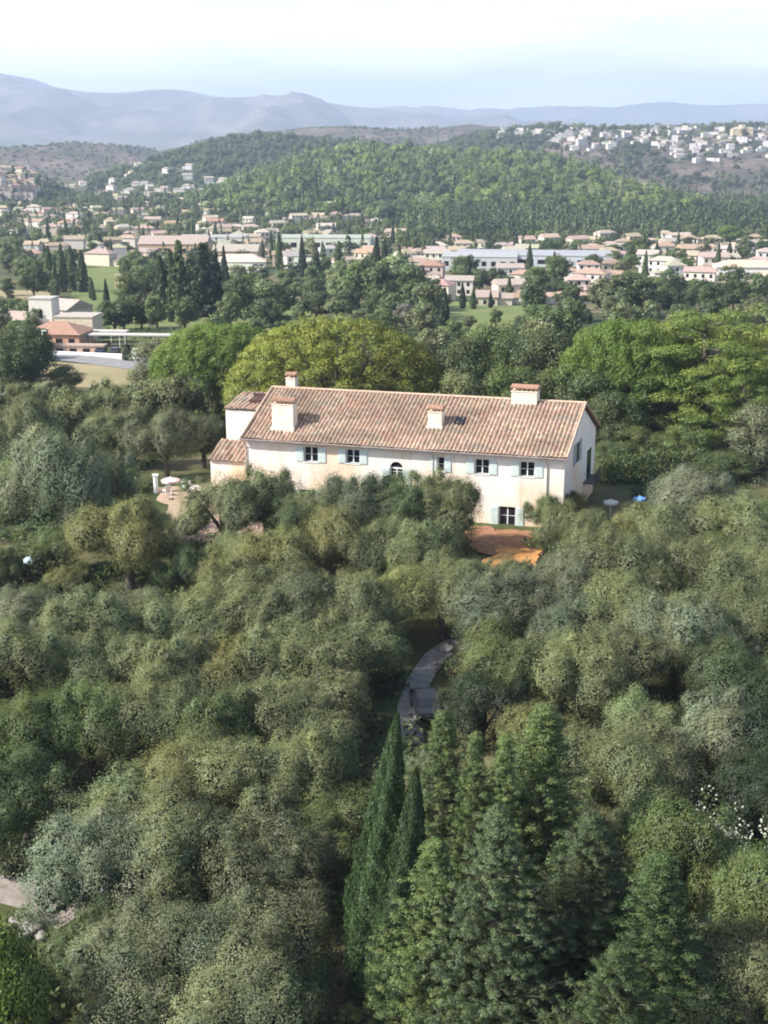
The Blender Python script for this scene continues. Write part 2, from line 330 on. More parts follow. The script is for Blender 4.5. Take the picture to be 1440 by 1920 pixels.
def lobed(Lc, Lr, dens, ln, wd, flat=1., up=.25, tone=.22, warm=.12, shell=.4, seed=0, upt=0., grain=.16, rn=.6):
    """foliage of many lobes: leaves spread through a shell of each"""
    g = np.random.default_rng(seed); Cn, Nn, T = [], [], []
    for c, r in zip(Lc, Lr):
        k = max(6, int(dens * r * r * 12.6)); d = unit(k, g); rr = r * (1 - shell * g.random(k) ** 1.4) * (1 + .16 * g.normal(size=k))
        wob = 1 + .22 * np.sin(d[:, 0] * 5 + c[0] * 9) * np.sin(d[:, 1] * 5 + c[1] * 7)
        P = c + d * (rr * wob)[:, None] * np.array([1, 1, flat]); nn = d + rn * g.normal(size=(k, 3)) + np.array([0, 0, up]); nn /= np.linalg.norm(nn, axis=1)[:, None]
        lt = 1 + tone * g.normal(); lw = warm * g.normal(); lv = lt * (1 + grain * g.normal(size=k))
        T.append(np.stack([lv * (1 + lw), lv, lv * (1 - lw)], 1)); Cn.append(P); Nn.append(nn)
    Cn = np.concatenate(Cn); Nn = np.concatenate(Nn); T = np.clip(np.concatenate(T), .25, 2.2)
    tan = None
    if upt: tan = g.normal(size=Cn.shape) + np.array([0, 0, upt])
    V, Q = quads(Cn, Nn, ln, wd, g, tan); return V, Q, np.concatenate([T, soft(Cn, Nn)], 1)
def limbs(mb, base_r, h, Lc, n, g, lean=.3, seg=8):
    """trunk that forks into limbs reaching N of the lobes"""
    fork = np.array([g.normal() * lean * .5, g.normal() * lean * .5, h * .33]); mb.tube([(0, 0, -.6), (0, 0, 0.05), fork * .5 + [g.normal() * .08, g.normal() * .08, 0], fork], [base_r * 1.5, base_r * 1.25, base_r, base_r * .85], seg)
    for i in g.choice(len(Lc), min(n, len(Lc)), replace=False):
        e = np.array(Lc[i]); m1 = fork + (e - fork) * .4 + g.normal(size=3) * .25; m2 = fork + (e - fork) * .75 + g.normal(size=3) * .2
        mb.tube([fork - [0, 0, .1], m1, m2, e], [base_r * .55, base_r * .38, base_r * .22, base_r * .08], 6)
def billow(heads, dens, ln, wd, seed, rn=.45, grain=.10, tone=.10, shell=.34, upt=.8, ups=1.12, amp=1., core=0., sprig=.10):
    """soft mounded foliage: each head is a rounded mass with wavy surface and thin outer sprigs"""
    g = np.random.default_rng(seed); Cn, Nn, T, Sl = [], [], [], []
    for (hx, hy, hz, r) in heads:
        k = int(dens * r * r * 12.6); d = unit(k, g); d = d[d[:, 2] > -.75]; k = len(d); a = g.uniform(0, 6.28, 6)
        w = .13 * np.sin(d[:, 0] * 4.5 + a[0]) * np.sin(d[:, 1] * 4.5 + a[1]) + .12 * np.sin(d[:, 2] * 7 + a[2] + d[:, 0] * 6) + .09 * np.sin(d[:, 0] * 13 + a[3]) * np.sin(d[:, 1] * 13 + a[4]) * np.sin(d[:, 2] * 11 + a[5])
        rr = r * (1 + w * amp - shell * g.random(k) ** 1.6 + sprig * np.abs(g.normal(size=k)) * (g.random(k) < .35) * (1 + .6 * (d[:, 2] > .2))); P = np.array([hx, hy, hz]) + d * rr[:, None] * [1, 1, ups]
        nn = d + rn * g.normal(size=(k, 3)) + [0, 0, .3]; nn /= np.linalg.norm(nn, axis=1)[:, None]; lv = (1 + tone * g.normal()) * (1 + grain * g.normal(size=k)) * (1 + w * .5); wv = .05 * g.normal()
        Sl.append(d + .22 * g.normal(size=(k, 3))); T.append(np.stack([lv * (1 + wv), lv, lv * (1 - wv)], 1)); Cn.append(P); Nn.append(nn)
    Cn = np.concatenate(Cn); Nn = np.concatenate(Nn); T = np.clip(np.concatenate(T), .3, 2); S = soft(Cn, Sn := np.concatenate(Sl)); V, Q = quads(Cn, Nn, ln, wd, g, g.normal(size=Cn.shape) + [0, 0, upt])
    if core:
        cc = np.concatenate([np.array(h[:3]) + unit(int(60 * h[3] ** 2) + 8, g) * h[3] * .52 for h in heads]); V2, Q2 = quads(cc, unit(len(cc), g), core, core * .8, g); Q = np.concatenate([Q, Q2 + len(V)]); V = np.concatenate([V, V2]); T = np.concatenate([T, np.full((len(cc), 3), .9)]); S = np.concatenate([S, soft(cc, unit(len(cc), g))])
    return V, Q, np.concatenate([T, S], 1)
def olive(seed, near=True, tall=1.):
    """about 9 m wide, 7 m high: billowing heads that hang low"""
    g = np.random.default_rng(seed); hd = []; nh = int(g.integers(8, 11))
    for i in range(nh):
        a = i * 2.39996 + g.normal() * .45; r = 3.35 * math.sqrt((i + .2) / nh) * g.uniform(.85, 1.15); dome = math.sqrt(max(0, 1 - (r / 4.1) ** 2))
        c = np.array([r * math.cos(a), r * math.sin(a), 1.6 + 2.9 * dome * tall * g.uniform(.7, 1.22)]); R = g.uniform(1.25, 1.95); hd.append((*c, R))
        for k in range(int(g.integers(3, 6))):
            d = unit(1, g)[0]; d[2] = abs(d[2]) * 1.5 - .1; q = c + d * R * g.uniform(.65, .95); hd.append((*q, g.uniform(.38, .85)))
    if near: V, Q, T = billow(hd, 140, .115, .052, seed, .22, .07, .12, .22, 1.0, 1.15, 1.2, .4, .11)
    else: V, Q, T = billow(hd, 32, .22, .12, seed, .22, .07, .12, .22, 1.0, 1.15, 1.2, .55, .10)
    Lc = [np.array(h[:3]) for h in hd]; mb = MB(); limbs(mb, .34, 6 * tall, Lc, 12, g, .5)
    return mesh_np('crown', V, Q, FOL, T), mb.mesh('trunk', BARK, True)
def broad(seed, w=8., h=9., dens=5., ln=.5, wd=.36, lob=46, low=.18, lr=(.75, 1.35)):
    g = np.random.default_rng(seed); Lc, Lr = [], []
    for i in range(lob):
        d = unit(1, g)[0]; r = g.uniform(.6, 1.) ** .6; z = h * (.58 + .36 * d[2]); z = max(z, h * low); Lc.append(np.array([d[0] * w * .40 * r, d[1] * w * .40 * r, z])); Lr.append(g.uniform(*lr) * w / 8)
    for i in range(6):
        d = unit(1, g)[0]; Lc.append(np.array([d[0] * w * .15, d[1] * w * .15, h * (.5 + .15 * d[2])])); Lr.append(w * .19)
    V, Q, T = billow([(*c, r) for c, r in zip(Lc, Lr)], dens * 1.25 / (w / 8) ** 1.2, ln * .85, wd * .85, seed, .45, .12, .12, .4, .3, .9)
    mb = MB(); limbs(mb, .26 * w / 8, h, Lc, 7, g, .3, 7)
    return mesh_np('crown', V, Q, FOL, T), mb.mesh('trunk', BARK, True)
def stone_pine(seed, R=10., H_=14., n=300, zf=.30, hf=.66):
    """umbrella: a domed shell of many needle tufts on bare spreading limbs"""
    g = np.random.default_rng(seed); Lc, Lr = [], []; zb = H_ * zf; hd = H_ * hf
    hs = []
    for i in range(n):
        q = (i + .5) / n; el = math.asin(1 - q); a = i * 2.39996 + g.normal() * .2; r = R * .93 * math.cos(el) ** .85; bl = float(fbm(math.cos(a) * r / 2.4 + seed, math.sin(a) * r / 2.4, 2, seed)); k = 1 + .03 * bl
        hs.append((r * k * math.cos(a), r * k * math.sin(a), zb + hd * math.sin(el) ** .8 + bl * .22, g.uniform(.6, 1.05) * R / 10))
    for i in range(70):
        a = g.uniform(0, 6.28); r = R * math.sqrt(g.random()) * .8; hs.append((r * math.cos(a), r * math.sin(a), zb + hd * (.3 + .5 * g.random()) * math.sqrt(max(0, 1 - (r / R) ** 2)), g.uniform(.9, 1.4)))
    V, Q, T = billow(hs, 30, .24, .10, seed, .45, .10, .09, .4, .8, .8)
    mb = MB(); mb.tube([(0, 0, -.8), (.1, 0, 2), (.2, .1, H_ * .3)], [.75, .55, .5], 10)
    for i in range(26):
        a = i * 2.4; r = R * (.25 + .65 * (i / 26)); e = np.array([r * math.cos(a), r * math.sin(a), zb + hd * .85 * math.sqrt(max(0, 1 - (r / R) ** 2))]); s = np.array([.2, .1, H_ * (.22 + .08 * (i % 3) / 2)])
        mb.tube([s, s + (e - s) * .45 + [0, 0, -.4], s + (e - s) * .8, e], [.26, .18, .11, .04], 6)
    return mesh_np('crown', V, Q, FOL, T), mb.mesh('trunk', BARK, True)
def layered_pine(seed, R=8., H_=20., near=False):
    """tall pine with separate foliage pads on level limbs, gaps between"""
    g = np.random.default_rng(seed); Lc, Lr = [], []; mb = MB(); mb.tube([(0, 0, -.8), (.2, 0, H_ * .4), (.4, .2, H_ * .9)], [.55, .4, .12], 9)
    for i in range(34):
        z = H_ * (.16 + .8 * i / 34); rr = R * (1.05 - .55 * (abs(i / 34 - .55)) ** 1.3) * (.6 + .4 * g.random()) * (1 if i < 28 else .7); a = i * 2.4 + g.normal() * .2; e = np.array([rr * math.cos(a), rr * math.sin(a), z + .7]); mb.tube([(.3 * z / H_, 0, z - 1.2), e * [.5, .5, 0] + [0, 0, z - .5], e], [.16, .1, .04], 5)
        for k in range(6):
            f = g.uniform(.45, 1.05); Lc.append(np.array([e[0] * f + g.normal() * .8, e[1] * f + g.normal() * .8, z + .4 + .4 * g.normal() + f * .4])); Lr.append(g.uniform(.8, 1.35))
    V, Q, T = billow([(*c, r) for c, r in zip(Lc, Lr)], 24, .24, .10, seed, .5, .1, .1, .45, .6, .62)
    return mesh_np('crown', V, Q, FOL, T), mb.mesh('trunk', BARK, True)
def cypress(seed, H_=12., R=1.3, near=False):
    """narrow column; leaves run upward, fluted outline"""
    g = np.random.default_rng(seed); n = 130000 if near else 2600; z = g.random(n) ** .9; a = g.uniform(0, 6.283, n)
    prof = np.minimum(1, (1 - z) * 1.55) ** .8 * (.74 + .26 * np.minimum(1, z * 4))
    fl = 1 + .16 * np.sin(a * 3 + 3 * z + seed) * (1 - z) + .13 * np.sin(a * 6 - 9 * z) + .10 * np.sin(z * 38 + a * 4) + .07 * np.sin(z * 90 + a * 9)
    r = R * prof * fl * (1 - .35 * g.random(n) ** 2 + .22 * (g.random(n) < .08) * g.random(n)) + .05; P = np.stack([r * np.cos(a) + .25 * np.sin(z * 3 + seed) * z, r * np.sin(a), .25 + z * (H_ - .3)], 1)
    nn = np.stack([np.cos(a), np.sin(a), np.full(n, .25)], 1) + .55 * g.normal(size=(n, 3)); nn /= np.linalg.norm(nn, axis=1)[:, None]
    tn = np.stack([.4 * np.cos(a), .4 * np.sin(a), np.full(n, 1.6)], 1) + .4 * g.normal(size=(n, 3))
    V, Q = quads(P, nn, .15 if near else .75, .05 if near else .32, g, tn); br = 1 + .2 * np.sin(a * 7 - 14 * z) * 0 + .2 * g.normal(size=n); T = np.concatenate([np.clip(np.stack([br, br, br], 1), .4, 1.8), nn], 1)
    mb = MB(); mb.tube([(0, 0, -.6), (0, 0, H_ * .4), (.1, 0, H_ * .85)], [.24, .14, .03], 7)
    return mesh_np('crown', V, Q, FOL, T), mb.mesh('trunk', BARK, True)
def conifer(seed, H_=13., R=3.4, near=True, taper=.8, sprays=230, droop=-.05):
    """cone of upswept branches, each a feathery spray of clumps"""
    g = np.random.default_rng(seed); Lc, Lr = [], []; mb = MB(); mb.tube([(0, 0, -.6), (.05, 0, H_ * .45), (0, .05, H_ * .97)], [.34, .2, .03], 8)
    for i in range(sprays):
        q = (i + .5) / sprays; z = H_ * (.05 + .93 * q); L = R * ((1 - q) ** taper + .03) * g.uniform(.62, 1.15); a = i * 2.39996 + g.normal() * .25; rise = L * (.34 + .25 * q) + droop * L
        e = np.array([L * math.cos(a), L * math.sin(a), z + rise]); s = np.array([0, 0, z])
        if i % 2 == 0: mb.tube([s, s + (e - s) * .5 + [0, 0, -.08 * L], e], [.05, .03, .012], 4, False)
        k = max(3, int(L * 3.4))
        for j in range(k):
            f = .25 + .78 * (j + g.random()) / k; wv = .13 * L * (1.1 - f) + .06; P = s + (e - s) * f + np.array([g.normal() * wv, g.normal() * wv, -.08 * L * math.sin(f * 3.14) + g.normal() * .06]); Lc.append(P); Lr.append((.17 + .2 * (1 - f * .5) * g.uniform(.6, 1.2)) * (1 if near else 1.5))
    if near: V, Q, T = billow([(*c, r * .68) for c, r in zip(Lc, Lr)], 190, .10, .036, seed, .4, .10, .16, .5, .7, .62, 1.3)
    else: V, Q, T = lobed(Lc, Lr, 5, .6, .3, .8, .35, .17, .06, .6, seed, .9)
    return mesh_np('crown', V, Q, FOL, T), mb.mesh('trunk', BARK, True)
def shrub(seed, w=2.4, h=1.6, near=True, ln=.16, wd=.09, dens=26):
    g = np.random.default_rng(seed); Lc, Lr = [], []
    for i in range(16):
        d = unit(1, g)[0]; Lc.append(np.array([d[0] * w * .33, d[1] * w * .33, h * (.45 + .3 * d[2])])); Lr.append(g.uniform(.28, .46) * w / 2.4)
    V, Q, T = lobed(Lc, Lr, dens, ln, wd, .95, .3, .15, .06, .5, seed); mb = MB()
    for i in range(5):
        a = i * 1.25; mb.tube([(0, 0, -.2), (.2 * math.cos(a) * w / 2, .2 * math.sin(a) * w / 2, h * .3), (.4 * math.cos(a) * w / 2, .4 * math.sin(a) * w / 2, h * .6)], [.05, .04, .02], 5)
    return mesh_np('foliage', V, Q, FOL, T), mb.mesh('stem', BARK)

ON = [olive(100 + i) for i in range(6)]; OF = [olive(200 + i, False) for i in range(4)]
BN = [broad(300 + i, 8, 8.5, 15, .26, .15, 70) for i in range(3)]; BF = [broad(320 + i, 8, 9, 5.0, .62, .42, 30) for i in range(5)]
SP = [stone_pine(400), stone_pine(401, 10, 13, 300, .45, .5), stone_pine(402, 10, 14)]; SPF = [broad(410 + i, 10, 8, 7, .6, .35, 44, .5) for i in range(2)]
LP = [layered_pine(500), layered_pine(501)]
CF = [cypress(600 + i) for i in range(4)]; CN = [cypress(620, 14, 1.55, True), cypress(621, 12, 1.3, True)]
KF = [conifer(700 + i, 13, 3.2, False, .8, 90) for i in range(3)]; KN = [conifer(720, 13, 4.4, True, .9, 320), conifer(721, 13, 2.5, True, .95, 230), conifer(722, 13, 3.0, True, .9, 260)]

TINT = {'g': ((0.152, 0.178, 0.076), 'grey green'), 's': ((0.165, 0.192, 0.108), 'silvery'), 'y': ((0.165, 0.172, 0.062), 'yellowish green'), 'b': ((0.142, 0.164, 0.080), 'brownish grey'), 'd': ((0.080, 0.108, 0.042), 'dark green'),
        'l': ((0.105, 0.158, 0.028), 'bright green'), 'L': ((0.215, 0.240, 0.042), 'bright yellow green'), 'c': ((0.062, 0.092, 0.032), 'deep green'), 'x': ((0.046, 0.078, 0.024), 'deep green'), 'k': ((0.038, 0.054, 0.024), 'blackish green'), 'B': ((0.118, 0.146, 0.082), 'blue green'), 'm': ((0.098, 0.132, 0.042), 'mid green'), 'G': ((0.143, 0.134, 0.108), 'bare greyish'), 'p': ((0.122, 0.168, 0.036), 'fresh green'), 'n': ((0.108, 0.148, 0.048), 'mid green'), 'q': ((0.112, 0.148, 0.068), 'blue green')}
ORD = 'first second third fourth fifth sixth seventh eighth ninth tenth eleventh twelfth thirteenth fourteenth fifteenth sixteenth seventeenth eighteenth nineteenth twentieth'.split()
def jit(c, a=.03):
    f = 1 + rnd.uniform(-.13, .13); return tuple(x * f * (1 + rnd.uniform(-a, a)) for x in c)
TREES = []
def plant(name, var, loc, s, rz, tint, label, cat, group, parts=('crown', 'trunk')):
    sc = s if hasattr(s, '__len__') else (s, s, s)
    o = thing(name, label, cat, loc, rz, group, sc)
    link(parts[0], var[0], o, color=jit(TINT[tint][0])); link(parts[1], var[1], o); TREES.append((loc[0], loc[1], sc[0])); return o
def near_row(phrase, group, items, kk=1.24):
    """items: (u, v of the crown's middle, crown width in photo pixels, tint)"""
    for i, (u, v, w, tn, *ex) in enumerate(sorted(items)):
        wm = lambda y: w * (np.hypot(y, 36)) / F
        p = hit(u, v, lambda y: .60 * wm(y) * .74); wid = float(wm(p[1])); s = wid / 8.9 * kk
        hs = (ex[0] if ex else 1.) * rnd.uniform(.95, 1.12)
        var = rnd.choice(ON if p[1] < 150 else OF)
        plant('olive_tree', var, (p[0], p[1], p[2]), (s, s, s * hs), rnd.uniform(0, 6.28), tn, f"{TINT[tn][1]} olive tree, {ORD[i]} from the left {phrase}", 'olive tree', group)
G1 = 'olive trees of the grove round the farmhouse'
near_row('behind the terrace, left of the farmhouse', G1, [(35, 765, 110, 'g'), (130, 785, 130, 'g'), (215, 762, 110, 'g'), (300, 755, 90, 'b'), (310, 765, 140, 'g'), (385, 755, 110, 'g'), (45, 830, 150, 'g'), (225, 820, 130, 'g'), (310, 840, 140, 'b'), (380, 830, 110, 'b'), (85, 752, 80, 'g')], 1.15)
near_row('beside the terrace wall', G1, [(110, 950, 185, 's', 1.45), (190, 950, 120, 's', 1.2), (240, 1030, 180, 'y'), (290, 1000, 90, 'g'), (20, 940, 90, 'm')])
near_row('along the farmhouse front', G1, [(425, 965, 175, 'g', 1.1), (500, 962, 150, 'g', 1.2), (560, 1000, 130, 'd'), (605, 985, 130, 'g', 1.1), (680, 958, 180, 'B', 1.15), (755, 975, 150, 'd', 1.1), (830, 968, 165, 'g', 1.15), (1020, 965, 90, 'g'), (1085, 950, 80, 'y')], 1.08)
near_row('right of the farmhouse', G1, [(1205, 992, 90, 'g'), (1300, 945, 170, 's'), (1380, 985, 170, 'g'), (1245, 1000, 160, 'g'), (1080, 1010, 130, 'g'), (1150, 1022, 110, 'y'), (1440, 1000, 130, 'm')], 1.14)
near_row('just below the farmhouse row', G1, [(440, 1105, 140, 'y'), (520, 1065, 150, 'y'), (620, 1045, 160, 'y'), (700, 1050, 150, 'g'), (790, 1050, 160, 'g'), (845, 1100, 120, 'g'), (1070, 1100, 150, 's'), (1140, 1075, 170, 'g'), (1250, 1075, 170, 'g'), (1350, 1080, 170, 'g'), (1430, 1090, 150, 'g')])
near_row('in the upper row of the grove', G1, [(40, 1190, 150, 's'), (150, 1185, 190, 'g'), (310, 1195, 170, 'g'), (400, 1175, 150, 'g'), (480, 1165, 170, 'g'), (570, 1150, 170, 'b'), (660, 1165, 170, 'g'), (740, 1140, 150, 'y'), (830, 1135, 150, 'g'), (950, 1160, 180, 's'), (1060, 1180, 170, 'B'), (1160, 1170, 180, 'g'), (1260, 1190, 190, 'g'), (1370, 1180, 180, 'g'), (1450, 1190, 160, 'm')])
near_row('in the middle row of the grove', G1, [(20, 1280, 190, 'g'), (120, 1275, 180, 'g'), (230, 1265, 180, 'g'), (320, 1280, 190, 'g'), (420, 1265, 180, 'y'), (510, 1255, 180, 'g'), (600, 1255, 190, 'g'), (675, 1225, 150, 'g'), (940, 1275, 180, 'm'), (1040, 1285, 190, 'g'), (1150, 1275, 190, 'g'), (1285, 1230, 200, 's'), (1380, 1290, 190, 'd'), (1450, 1310, 160, 'd')])
near_row('in the lower row of the grove', G1, [(40, 1405, 210, 'm'), (170, 1385, 190, 'm'), (290, 1370, 200, 'g'), (400, 1400, 210, 'm'), (510, 1360, 190, 'g'), (600, 1350, 180, 'g'), (900, 1350, 150, 'k'), (1190, 1380, 180, 'g'), (1320, 1390, 180, 's'), (1430, 1420, 190, 'k')])
near_row('in the row above the side path', G1, [(40, 1520, 210, 'd'), (240, 1520, 220, 'g'), (350, 1500, 220, 'y'), (460, 1520, 220, 'g'), (560, 1480, 200, 'g'), (1200, 1470, 210, 'g'), (1440, 1500, 180, 'k')])
near_row('in the row right of the side path', G1, [(220, 1650, 240, 'B'), (340, 1640, 240, 'g'), (460, 1650, 240, 'b'), (540, 1660, 180, 'b'), (190, 1800, 170, 'd')])
near_row('in the nearest row at the bottom', G1, [(210, 1860, 270, 'b'), (350, 1830, 270, 'b'), (490, 1830, 260, 'b'), (560, 1820, 150, 'd'), (430, 1930, 260, 'b'), (1350, 1800, 160, 'd'), (1400, 1830, 230, 'g'), (1240, 1900, 230, 'd')])

def fill_grove():
    g = random.Random(44); P = []
    for _ in range(5000):
        y = g.uniform(46, 112); x = g.uniform(-.42, .42) * y; z = float(H(x, y)); d = y * math.cos(PIT) - (z + 2 - CZ) * math.sin(PIT); u = 720 + F * x / d; v = 960 - F * (y * math.sin(PIT) + (z + 2 - CZ) * math.cos(PIT)) / d
        if u < -80 or u > 1520 or v > 1960 or (690 < u < 920 and 1170 < v < 1450) or (u < 150 and 1600 < v < 1800) or (840 < u < 1060 and v < 1090) or (280 < u < 540 and v < 1050) or y > 106 or (620 < u < 1100 and v > 1700): continue
        if (100 < u < 440 and 1105 < v < 1170): continue
        if any((x - a) ** 2 + (y - b) ** 2 < 4.6 ** 2 for a, b, _s in TREES) or any((x - p[0]) ** 2 + (y - p[1]) ** 2 < 5.2 ** 2 for p in P): continue
        P.append((x, y, z, u))
    P.sort(key=lambda p: p[1])
    for r in range(0, len(P), 10):
        for i, p in enumerate(sorted(P[r:r + 10], key=lambda p: p[3])):
            tn = g.choice('gggdmyb'); s = g.uniform(.5, .72); plant('olive_tree', g.choice(ON), p[:3], (s, s, s * g.uniform(.9, 1.15)), g.uniform(0, 6.28), tn, f"small {TINT[tn][1]} olive filling a gap, {ORD[i]} from left, {['nearest', 'second', 'third', 'fourth', 'fifth', 'sixth', 'seventh', 'eighth'][r // 10]} gap row", 'olive tree', 'small olive trees between the big ones')
fill_grove()
def by_top(name, var, Hvar, u, vt, y, tint, label, cat, group, wide=None, Rvar=None, tilt=0):
    x, zt = at_y(u, vt, y); zg = float(H(x, y)); hgt = zt - zg; sh = hgt / Hvar; sw = sh if wide is None else (wide * math.hypot(y, zt - CZ) / F) / (2 * Rvar)
    o = plant(name, var, (x, y, zg), (sw, sw, sh), rnd.uniform(0, 6.28), tint, label, cat, group)
    if tilt: o.rotation_euler = (0, R_(tilt), 0)
    return o
G2 = 'cypresses at the near edge of the garden'
by_top('cypress_tree', CN[0], 14, 697, 1335, 52, 'x', 'tall slim deep green cypress column, the highest one below the garden path', 'cypress', G2, 108, 1.55, 3.6)
by_top('cypress_tree', CN[1], 12, 740, 1440, 51.0, 'x', 'shorter dark cypress squeezed against the right side of the tall slim cypress', 'cypress', G2, 100, 1.3, 3.2)
G3 = 'loose conifers at the near edge of the garden'
by_top('conifer_tree', KN[2], 13, 832, 1328, 58, 'n', 'green feathery conifer with pointed top next below the parked black car', 'conifer', G3, 270, 3.0)
by_top('conifer_tree', KN[1], 13, 893, 1368, 56, 'n', 'slim pointed conifer tip between two higher feathery conifers', 'conifer', G3, 190, 2.5)
by_top('conifer_tree', KN[1], 13, 948, 1372, 56, 'n', 'leaning narrow conifer tip left of the tallest feathery conifer', 'conifer', G3, 200, 2.5)
by_top('conifer_tree', KN[2], 13, 1020, 1318, 58, 'n', 'tallest green feathery conifer with a broken ragged top', 'conifer', G3, 380, 3.0)
by_top('conifer_tree', KN[0], 13, 935, 1505, 48, 'q', 'big blue green conifer with trunk showing, in front of all the others', 'conifer', G3, 400, 4.4)
by_top('conifer_tree', KN[2], 13, 815, 1570, 49.5, 'n', 'olive green bushy conifer between the cypresses and the blue green conifer', 'conifer', G3, 330, 3.0)
by_top('conifer_tree', KN[0], 13, 1110, 1520, 51, 'd', 'dark spreading conifer right of the blue green one', 'conifer', G3, 400, 4.4)
by_top('conifer_tree', KN[2], 13, 1240, 1600, 49, 'c', 'dark green conifer beside the white flowering shrub', 'conifer', G3, 380, 3.0)
by_top('conifer_tree', KN[0], 13, 1160, 1770, 44, 'c', 'low dark conifer reaching the bottom edge, right of centre', 'conifer', G3, 400, 4.4)
by_top('broadleaf_tree', ON[3], 6.0, 1170, 1400, 65, 'g', 'soft grey green rounded tree behind the dark spreading conifer', 'tree', 'garden trees', 250, 4.3)
by_top('broadleaf_tree', ON[3], 6.0, 1255, 1530, 58, 'm', 'mid green leafy tree just left of the white flowering shrub', 'tree', 'garden trees', 250, 4.3)
by_top('broadleaf_tree', BN[2], 8.5, -10, 1745, 46, 'l', 'bright green leafy tree at the bottom left corner', 'tree', 'garden trees', 200, 4)
by_top('broadleaf_tree', ON[3], 6.0, 1420, 1640, 53, 'm', 'mid green tree below the white flowering shrub at the frame edge', 'tree', 'garden trees', 260, 4.3)

# behind the farmhouse
G4 = 'umbrella pines behind the farmhouse'
def pine(var, u, vt, w, y, tint, label, Hh=14): by_top('stone_pine', var, Hh, u, vt, y, tint, label, 'umbrella pine', G4, w, 10)
pine(SP[0], 628, 601, 420, 158, 'L', 'huge yellow green umbrella pine dome rising right behind the farmhouse roof')
pine(SP[1], 415, 608, 275, 178, 'l', 'fresh green umbrella pine left of the huge yellow green one', 13)
pine(SP[2], 770, 640, 140, 168, 'y', 'small umbrella pine half hidden by the right flank of the huge one')
pine(SP[1], 1200, 600, 300, 156, 'l', 'wide fresh green umbrella pine right of the farmhouse', 13)
pine(SP[2], 1425, 610, 130, 158, 'L', 'umbrella pine cut by the right frame edge')
G5 = 'tall layered pines right of the farmhouse'
by_top('layered_pine', LP[0], 20.5, 1335, 576, 150, 'p', 'tall pine with yellow green pads in open layers, tallest right of the farmhouse', 'pine', G5, 330, 8)
by_top('layered_pine', LP[1], 20.5, 1400, 650, 144, 'p', 'darker layered pine in front of the tallest layered pine', 'pine', G5, 200, 8)
by_top('layered_pine', LP[1], 20.5, 1270, 650, 157, 'd', 'shaded layered pine under the wide umbrella pine', 'pine', G5, 200, 8)
G6 = 'dark evergreen trees behind the farmhouse'
for i, (u, vt, w, y, tn) in enumerate([(290, 640, 120, 200, 'b'), (40, 610, 130, 215, 'd'), (120, 686, 70, 215, 'm'), (868, 640, 130, 165, 'd'), (930, 610, 160, 175, 'm'), (960, 690, 130, 150, 'm'), (1030, 625, 170, 165, 'd'), (1060, 690, 150, 152, 'm'), (1120, 700, 150, 150, 'd'), (1150, 740, 130, 146, 'd'), (1220, 720, 140, 152, 'k'), (860, 700, 110, 150, 'g'), (1430, 760, 130, 138, 's'), (1100, 655, 120, 170, 'd'), (1000, 640, 140, 185, 'm'), (1190, 800, 90, 143, 'm'), (1290, 800, 110, 141, 'm'), (1235, 815, 80, 142, 'm'), (1360, 850, 130, 134, 'd'), (1150, 830, 90, 140, 'd'), (480, 690, 110, 155, 'g')]):
    by_top('evergreen_tree', BN[i % 3], 8.5, u, vt, y, tn, f"{TINT[tn][1]} evergreen tree {['behind the access road hedge', 'at the left edge before the road', 'below the dry field', 'just right of the huge umbrella pine', 'behind the roof middle', 'rising over the roof, right part', 'behind the wide ridge chimney', 'touching the roof end', 'behind the gable corner', 'shading the gable wall', 'under the wide umbrella pine', 'behind the roof between the two chimneys', 'low at the right frame edge', 'between umbrella pine and ridge chimney', 'far behind the ridge chimney', 'round and low beside the gable', 'round and light below the layered pines', 'smallest behind the clipped hedge', 'at the right end of the hedge', 'at the left end of the hedge', 'behind the left roof corner'][i]}", 'evergreen', G6, w, 4)

# shrubs and hedge
SH = [shrub(800 + i) for i in range(3)]
def put_shrub(u, v, w, tn, label, name='shrub', cat='shrub', hs=1.):
    p = hit(u, v, .5); s = w * math.hypot(p[1], 36) / F / 2.4
    return plant(name, rnd.choice(SH), (p[0], p[1], p[2] - .1), (s, s, s * hs), rnd.uniform(0, 6), tn, label, cat, 'garden shrubs', ('foliage', 'stem'))
for a in [(60, 1085, 110, 'c', 'glossy dark green shrub below the blue and white parasol'), (120, 1090, 90, 'c', 'dark shrub to the right of the parasol shrub'), (10, 1085, 90, 'l', 'light green shrub at the left edge below the chairs'), (230, 905, 70, 'l', 'bright shrub left of the white terrace post'), (270, 915, 50, 'm', 'small shrub touching the white terrace post'),
          (20, 880, 60, 'l', 'light shrub behind the big silvery olive'), (450, 1015, 60, 'd', 'dark shrub under the pink gravel end'), (30, 1620, 100, 'k', 'blackish shrub above the pale side path'), (100, 1650, 90, 'k', 'blackish shrub at the bend of the side path'), (60, 1715, 70, 'b', 'dry brown tuft between path and pale rocks'),
          (855, 1275, 95, 'k', 'dark clipped shrub beside the garden path'), (720, 1290, 110, 'k', 'shaded dark shrub left of the garden path'), (1340, 860, 80, 'm', 'green shrub right of the clipped hedge'), (1150, 900, 60, 'm', 'green shrub at the gable foot'), (1380, 1560, 130, 'k', 'dark shrub behind the white flowers'), (1410, 1500, 150, 'd', 'dark green shrub above the white flowers'), (1440, 1610, 80, 'l', 'bright green shrub right of the white flowers'), (875, 1030, 50, 'g', 'grey green shrub at the left side of the orange yard'), (1005, 1020, 60, 'm', 'green shrub at the right side of the orange yard'), (900, 1075, 60, 'y', 'yellowish shrub below the orange yard'), (990, 1070, 60, 'g', 'grey green shrub right under the bare orange soil'), (700, 1005, 60, 'd', 'dark shrub at the facade foot between the olives'), (880, 990, 40, 'm', 'small shrub at the wall beside the French door')]:
    put_shrub(*a)
